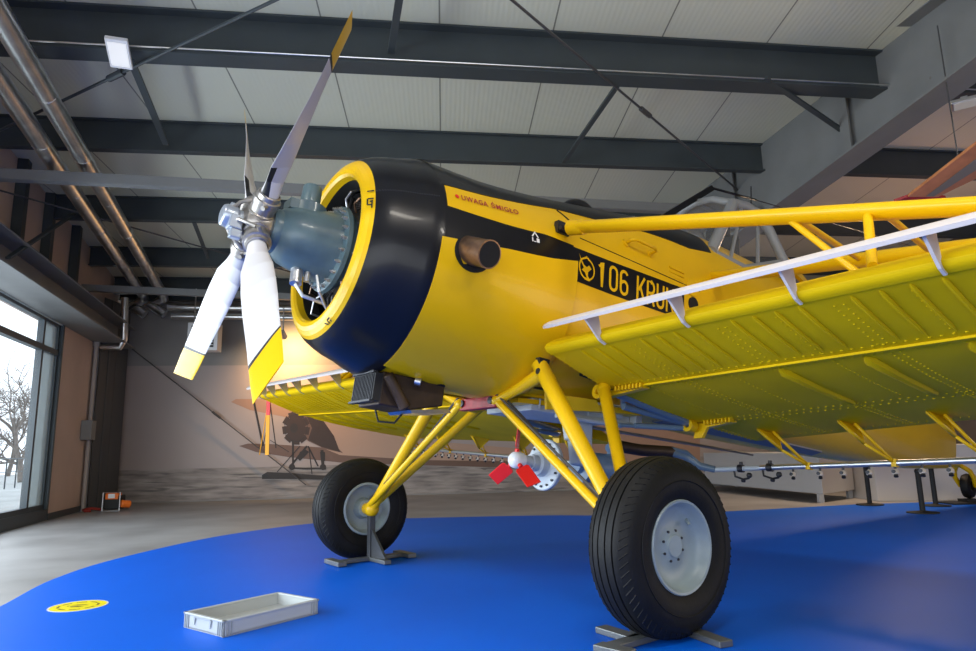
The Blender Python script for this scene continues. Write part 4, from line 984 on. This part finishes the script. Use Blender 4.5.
# ================================================================== things standing on the floor
# axle stands
BXH = Vector((BX.x, BX.y, 0)).normalized()
def stand(sd, label):
    base = bw((0, 1.365*sd, 0)); g = Vector((base.x, base.y, .004)); o = empty('axle_stand', g); tag(o, label, 'stand', 'axle stands under the aeroplane')
    R = Matrix((BXH, BY, UP)).transposed(); inn = -BY*sd
    m = MB(); m.bar(UP*.03, UP*(base.z-.055), .05, .05, BXH); m.build('post', col_dk, o, bevel=.004)
    m = MB(); m.box(UP*.02, (.62, .06, .03), R); m.bar(BY*sd*.0+UP*.02, inn*.28+UP*.02, .06, .03); 
    m.build('base', mat('stand_steel', (.16, .17, .17), .4, metal=.5) if 'stand_steel' not in MATS else MATS['stand_steel'], o, bevel=.004)
    m = MB(); m.prism([UP*.03+inn*.02+BXH*.01, inn*.26+UP*.04+BXH*.01, inn*.03+UP*.24+BXH*.01], -BXH*.02); m.build('gusset', col_dk, o)
    for s_ in (1, -1):
        m = MB(); m.box(BXH*.30*s_+UP*.022, (.07, .26, .034), R); m.build('foot', MATS['stand_steel'], o, bevel=.004)
stand(-1, 'dark steel axle stand with a triangular gusset beside the far wheel of the aeroplane')
o = empty('axle_stand', bw((0, 1.37, 0))-UP*.396); tag(o, 'low steel axle stand whose feet stick out under the near big wheel', 'stand', 'axle stands under the aeroplane'); gl = o.location.copy()
qf = lambda x, y: atz(x, y, .004)-gl
for nm_, a_, b_ in (('foot', qf(601, 632), qf(636, 643)), ('foot', qf(598, 650), qf(632, 658)), ('foot', qf(672, 628), qf(727, 648)), ('base', qf(612, 651), qf(668, 634))):
    m = MB(); m.bar(a_+UP*.015, b_+UP*.015, .07, .028); m.build(nm_, MATS['stand_steel'], o, bevel=.004)
m = MB(); m.bar(UP*.03, UP*.34, .05, .05, BXH); m.build('post', col_dk, o, bevel=.004); m = MB(); m.bar(UP*.015, qf(636, 643)+UP*.015, .06, .024); m.build('base', MATS['stand_steel'], o)

# shallow plastic crate
p0_, p1_, p2_ = atz(182, 628, .004), atz(223, 638, .004), atz(318, 614, .004)
ex = (p2_-p1_); ex.normalize(); Lx = (p2_-p1_).length; ey = (p0_-p1_); ey = (ey-ex*ey.dot(ex)); Ly = ey.length; ey.normalize(); H = .076
o = empty('plastic_crate', p1_+ex*Lx/2+ey*Ly/2); tag(o, 'shallow empty light grey plastic crate lying on the blue floor', 'crate'); R = Matrix((ex, ey, UP)).transposed()
m = MB(); t = .012; m.box(UP*.008, (Lx, Ly, .014), R)
for s_ in (1, -1):
    m.box(ex*(Lx/2-t/2)*s_+UP*H/2, (t, Ly, H), R); m.box(ey*(Ly/2-t/2)*s_+UP*H/2, (Lx, t, H), R)
    m.box(ex*(Lx/2-t/2)*s_+UP*(H-.005), (t+.008, Ly+.008, .010), R); m.box(ey*(Ly/2-t/2)*s_+UP*(H-.005), (Lx+.008, t+.008, .010), R)
m.build('tub', plastic_g, o, bevel=.003)
for sx_ in (1, -1):
    for sy_ in (1, -1):
        m = MB()
        for k in range(3):
            m.box(ex*(Lx/2-.012-.016*k)*sx_+ey*(Ly/2+.002)*sy_+UP*H*.48, (.006, .006, H*.8), R); m.box(ey*(Ly/2-.012-.016*k)*sy_+ex*(Lx/2+.002)*sx_+UP*H*.48, (.006, .006, H*.8), R)
        m.build('corner_rib', mat('crate_rib', (.34, .37, .38), .45) if 'crate_rib' not in MATS else MATS['crate_rib'], o)
for s_ in (1, -1):
    m = MB(); c = ex*(Lx/2+.003)*s_; 
    for q in (-.07, .07): m.prism([c+ey*(q-.008)+UP*(H-.012), c+ey*(q+.008)+UP*(H-.012), c+ey*(q)+UP*(H-.05)], ex*.004*s_)
    m.bar(c+ey*-.07+UP*(H-.012), c+ey*.07+UP*(H-.012), .006, .008); m.build('grip', MATS['crate_rib'], o)

# round yellow floor sticker
sc0 = (atz(50, 609.5, .004)+atz(106, 602.5, .004)+atz(78, 600, .004)+atz(78, 612.5, .004))/4; rad = .155
m = MB(); m.lathe((0, 0, 0), UP, [(0, rad), (.0012, rad), (.0012, rad*.94)], 48, 1); m.lathe((0, 0, 0), UP, [(.0012, rad*.94), (.0013, 0)], 48, 0)
def arc(r0, r1, a0, a1, mi, z=.0018, n=12):
    vs = [(r*math.cos(math.radians(a0+(a1-a0)*k/n)), r*math.sin(math.radians(a0+(a1-a0)*k/n)), z) for k in range(n+1) for r in (r0, r1)]
    m.add(vs, [(2*k, 2*k+1, 2*k+3, 2*k+2) for k in range(n)], mi, False)
for k in range(8): arc(rad*.62, rad*.70, k*45+4, k*45+36, 2)
for P_ in (((-.05, .01), (-.02, .03), (.03, .028), (.055, .01), (.03, .012), (-.01, .008)), ((-.04, -.02), (.0, -.008), (.045, -.015), (.02, -.035), (-.02, -.04)), ((-.065, -.005), (-.05, .003), (-.048, -.02))):
    m.add([(x, y, .0018) for x, y in P_], [tuple(range(len(P_)))], 2, False)
o = m.build('floor_sticker', [mat('sticker_yellow', (.85, .72, .01), .4), white_paint, mat('sticker_brown', (.16, .11, .01), .5)], loc=sc0); tag(o, 'round yellow sticker with a dark emblem stuck on the blue floor', 'sticker')

# orange and black tool case by the corner column
q = atz(114, 511, 0); o = empty('portable_heater', q); tag(o, 'small orange and black portable machine on the floor by the corner column', 'machine'); R = Rw
m = MB(); m.box(UP*.14, (.24, .26, .22), R); m.build('body', black_matt, o, bevel=.02)
m = MB(); m.box(UP*.24-V*.06, (.20, .16, .10), R); m.tube(U*.13+UP*.12-V*.1, U*.24+UP*.10, .06, n=12); m.build('hood', orange, o, bevel=.015)
m = MB(); m.box(UP*.245-V*.142, (.10, .01, .07), R); m.build('label_plate', white_paint, o)
m = MB(); a_ = -U*.13-V*.14; b_ = U*.13-V*.14; m.path([a_+UP*.01, a_+UP*.30, b_+UP*.30, b_+UP*.01], .010, 8); m.path([a_+UP*.01, b_+UP*.01], .010, 8); m.build('frame', alu, o)
m = MB(); a_ = q-U*.2; m.path([a_+UP*.03, a_-U*.14+UP*.05, a_-U*.28+UP*.03, a_-U*.2-V*.1+UP*.02, a_-U*.12-V*.08+UP*.02], .022, 8); tag(m.build('hose', mat('hose_red', (.35, .03, .02), .5)), 'dark red hose lying beside the orange machine', 'hose')

# red flag board at the column head
m = MB(); c = hitp(110, 341, atz(100, 509, 0)-V*.18, V); m.box(c, (.36, .10, .05), Rw); tag(m.build('red_panel', mat('panel_red', (.40, .01, .03), .5)), 'red panel on top of the dark corner column', 'panel')

# display blocks at the right
def block(name, corners, z0, z1, label, legs=None, mt=None):
    c = sum(corners, Vector())/len(corners); o = empty(name, c); tag(o, label, 'display case')
    m = MB(); m.prism([p-c+UP*z0 for p in corners], UP*(z1-z0)); m.build('body', mt or display_w, o, bevel=.01)
    if legs:
        for p in corners: 
            m = MB(); d = (c-p).normalized()*.10; m.tube(p-c+d, p-c+d+UP*z0, .05, n=4); m.build('leg', mt or display_w, o)
A1 = atz(824, 503, 0); A0 = atz(706, 489.5, 0); A0.z = 0; d_ = (A0-A1); A2 = atz(856, 498, 0); e_ = A2-A1
zt = .80
block('display_case', [A1, A1+e_, A1+e_+d_, A0], .12, .70, 'long grey white display case on short legs behind the spray boom', True)
B0 = atz(878, 501.5, 0); B1_ = atz(985, 500, 0)
dd_ = (B1_-B0).normalized(); nn2 = Vector((-dd_.y, dd_.x, 0))
block('display_case', [B0, B1_+dd_*.8, B1_+dd_*.8+nn2*.9, B0+nn2*.9], .0, .78, 'white panelled display counter behind the black barrier posts', False, mat('display_white_b', (.62, .60, .58), .5))
# barrier posts
for k, (px, py, lab) in enumerate(((870, 505, 'black barrier post left of the white counter, leftmost one'), (923, 513, 'black barrier post with a flat base, nearest the camera'), (936, 506, 'black barrier post just behind the nearest one'))):
    g = atz(px, py, .004); o = empty('barrier_post', g); tag(o, lab, 'post', 'black barrier posts on the blue floor')
    hp = .47 if k == 1 else .92; m = MB(); m.tube((0, 0, .02), (0, 0, hp), .03, n=16); m.ball((0, 0, hp+.01), .036, 10); m.build('pole', black_matt, o)
    m = MB(); m.lathe((0, 0, 0), UP, [(0, .17), (.012, .17), (.025, .05), (.03, .03)], 28); m.build('base', black_matt, o)
tw = bw(tq); g = Vector((tw.x, tw.y, .004)); m = MB(); zz = max(.05, tw.z-.17); m.prism([(-.35, -.2, 0), (.35, -.2, 0), (.35, .2, 0), (-.35, .2, 0)], UP*.02); m.box((0, 0, zz/2), (.2, .2, zz)); tag(m.build('tail_stand', black_matt, loc=g), 'flat dark stand under the tail wheel at the right edge', 'stand')

# ribbon hanging from the far wing tip
tp = W(.3, lowz(.3)-.0, -4.45); tpw = bw(tp); m = MB(); L = .62
bpx = hitp(267, 455, tpw, Vector((0, 1, 0))); tx = hitp(268.5, 400, tpw, Vector((0, 1, 0)))
m.bar(tx, tx.lerp(bpx, .28), .045, .012, (0, 1, 0), 0); m.bar(tx.lerp(bpx, .28), bpx, .045, .012, (0, 1, 0), 1); m.path([tx, tx.lerp(bpx, 1)+Vector((-.09, 0, .0))], .006, 5, 1)
tag(m.build('warning_streamer', [red_paint, mat('streamer_orange', (.85, .38, .02), .6)]), 'red and orange warning streamer hanging from the far wing tip', 'streamer')

# wooden aircraft wing hung under the roof at the right edge
c = atz(945, 190, 3.0); n_ = Vector((0, 1, 0)); hh = lambda x, y, o_=0: hitp(x, y, c, Vector((0, .35, 1)).normalized()) + UP*o_
o = empty('suspended_wing', hh(930, 196)); tag(o, 'wooden aircraft wing with a red tip hanging under the roof at the right edge', 'wing'); wl_ = o.location.copy()
q_ = lambda x, y: hh(x, y)-wl_
m = MB(); m.prism([q_(908, 197), q_(1010, 118), q_(1040, 148), q_(938, 197)], UP*.025); m.build('panel', wood_w, o)
m = MB(); m.prism([q_(926, 196)-UP*.004, q_(1018, 127)-UP*.004, q_(1027, 138)-UP*.004, q_(934, 196)-UP*.004], UP*.003); m.build('fabric_strip', mat('fabric_grey', (.20, .18, .16), .6), o)
m = MB(); m.prism([q_(894, 202), q_(907, 197.5), q_(940, 197), q_(946, 198.5), q_(925, 201)], UP*.025); m.build('tip', crimson, o)
m = MB(); m.path([q_(960, 170)+UP*.02, q_(960, 170)+UP*1.35], .006, 6); m.build('hanger_wire', cable_m, o)
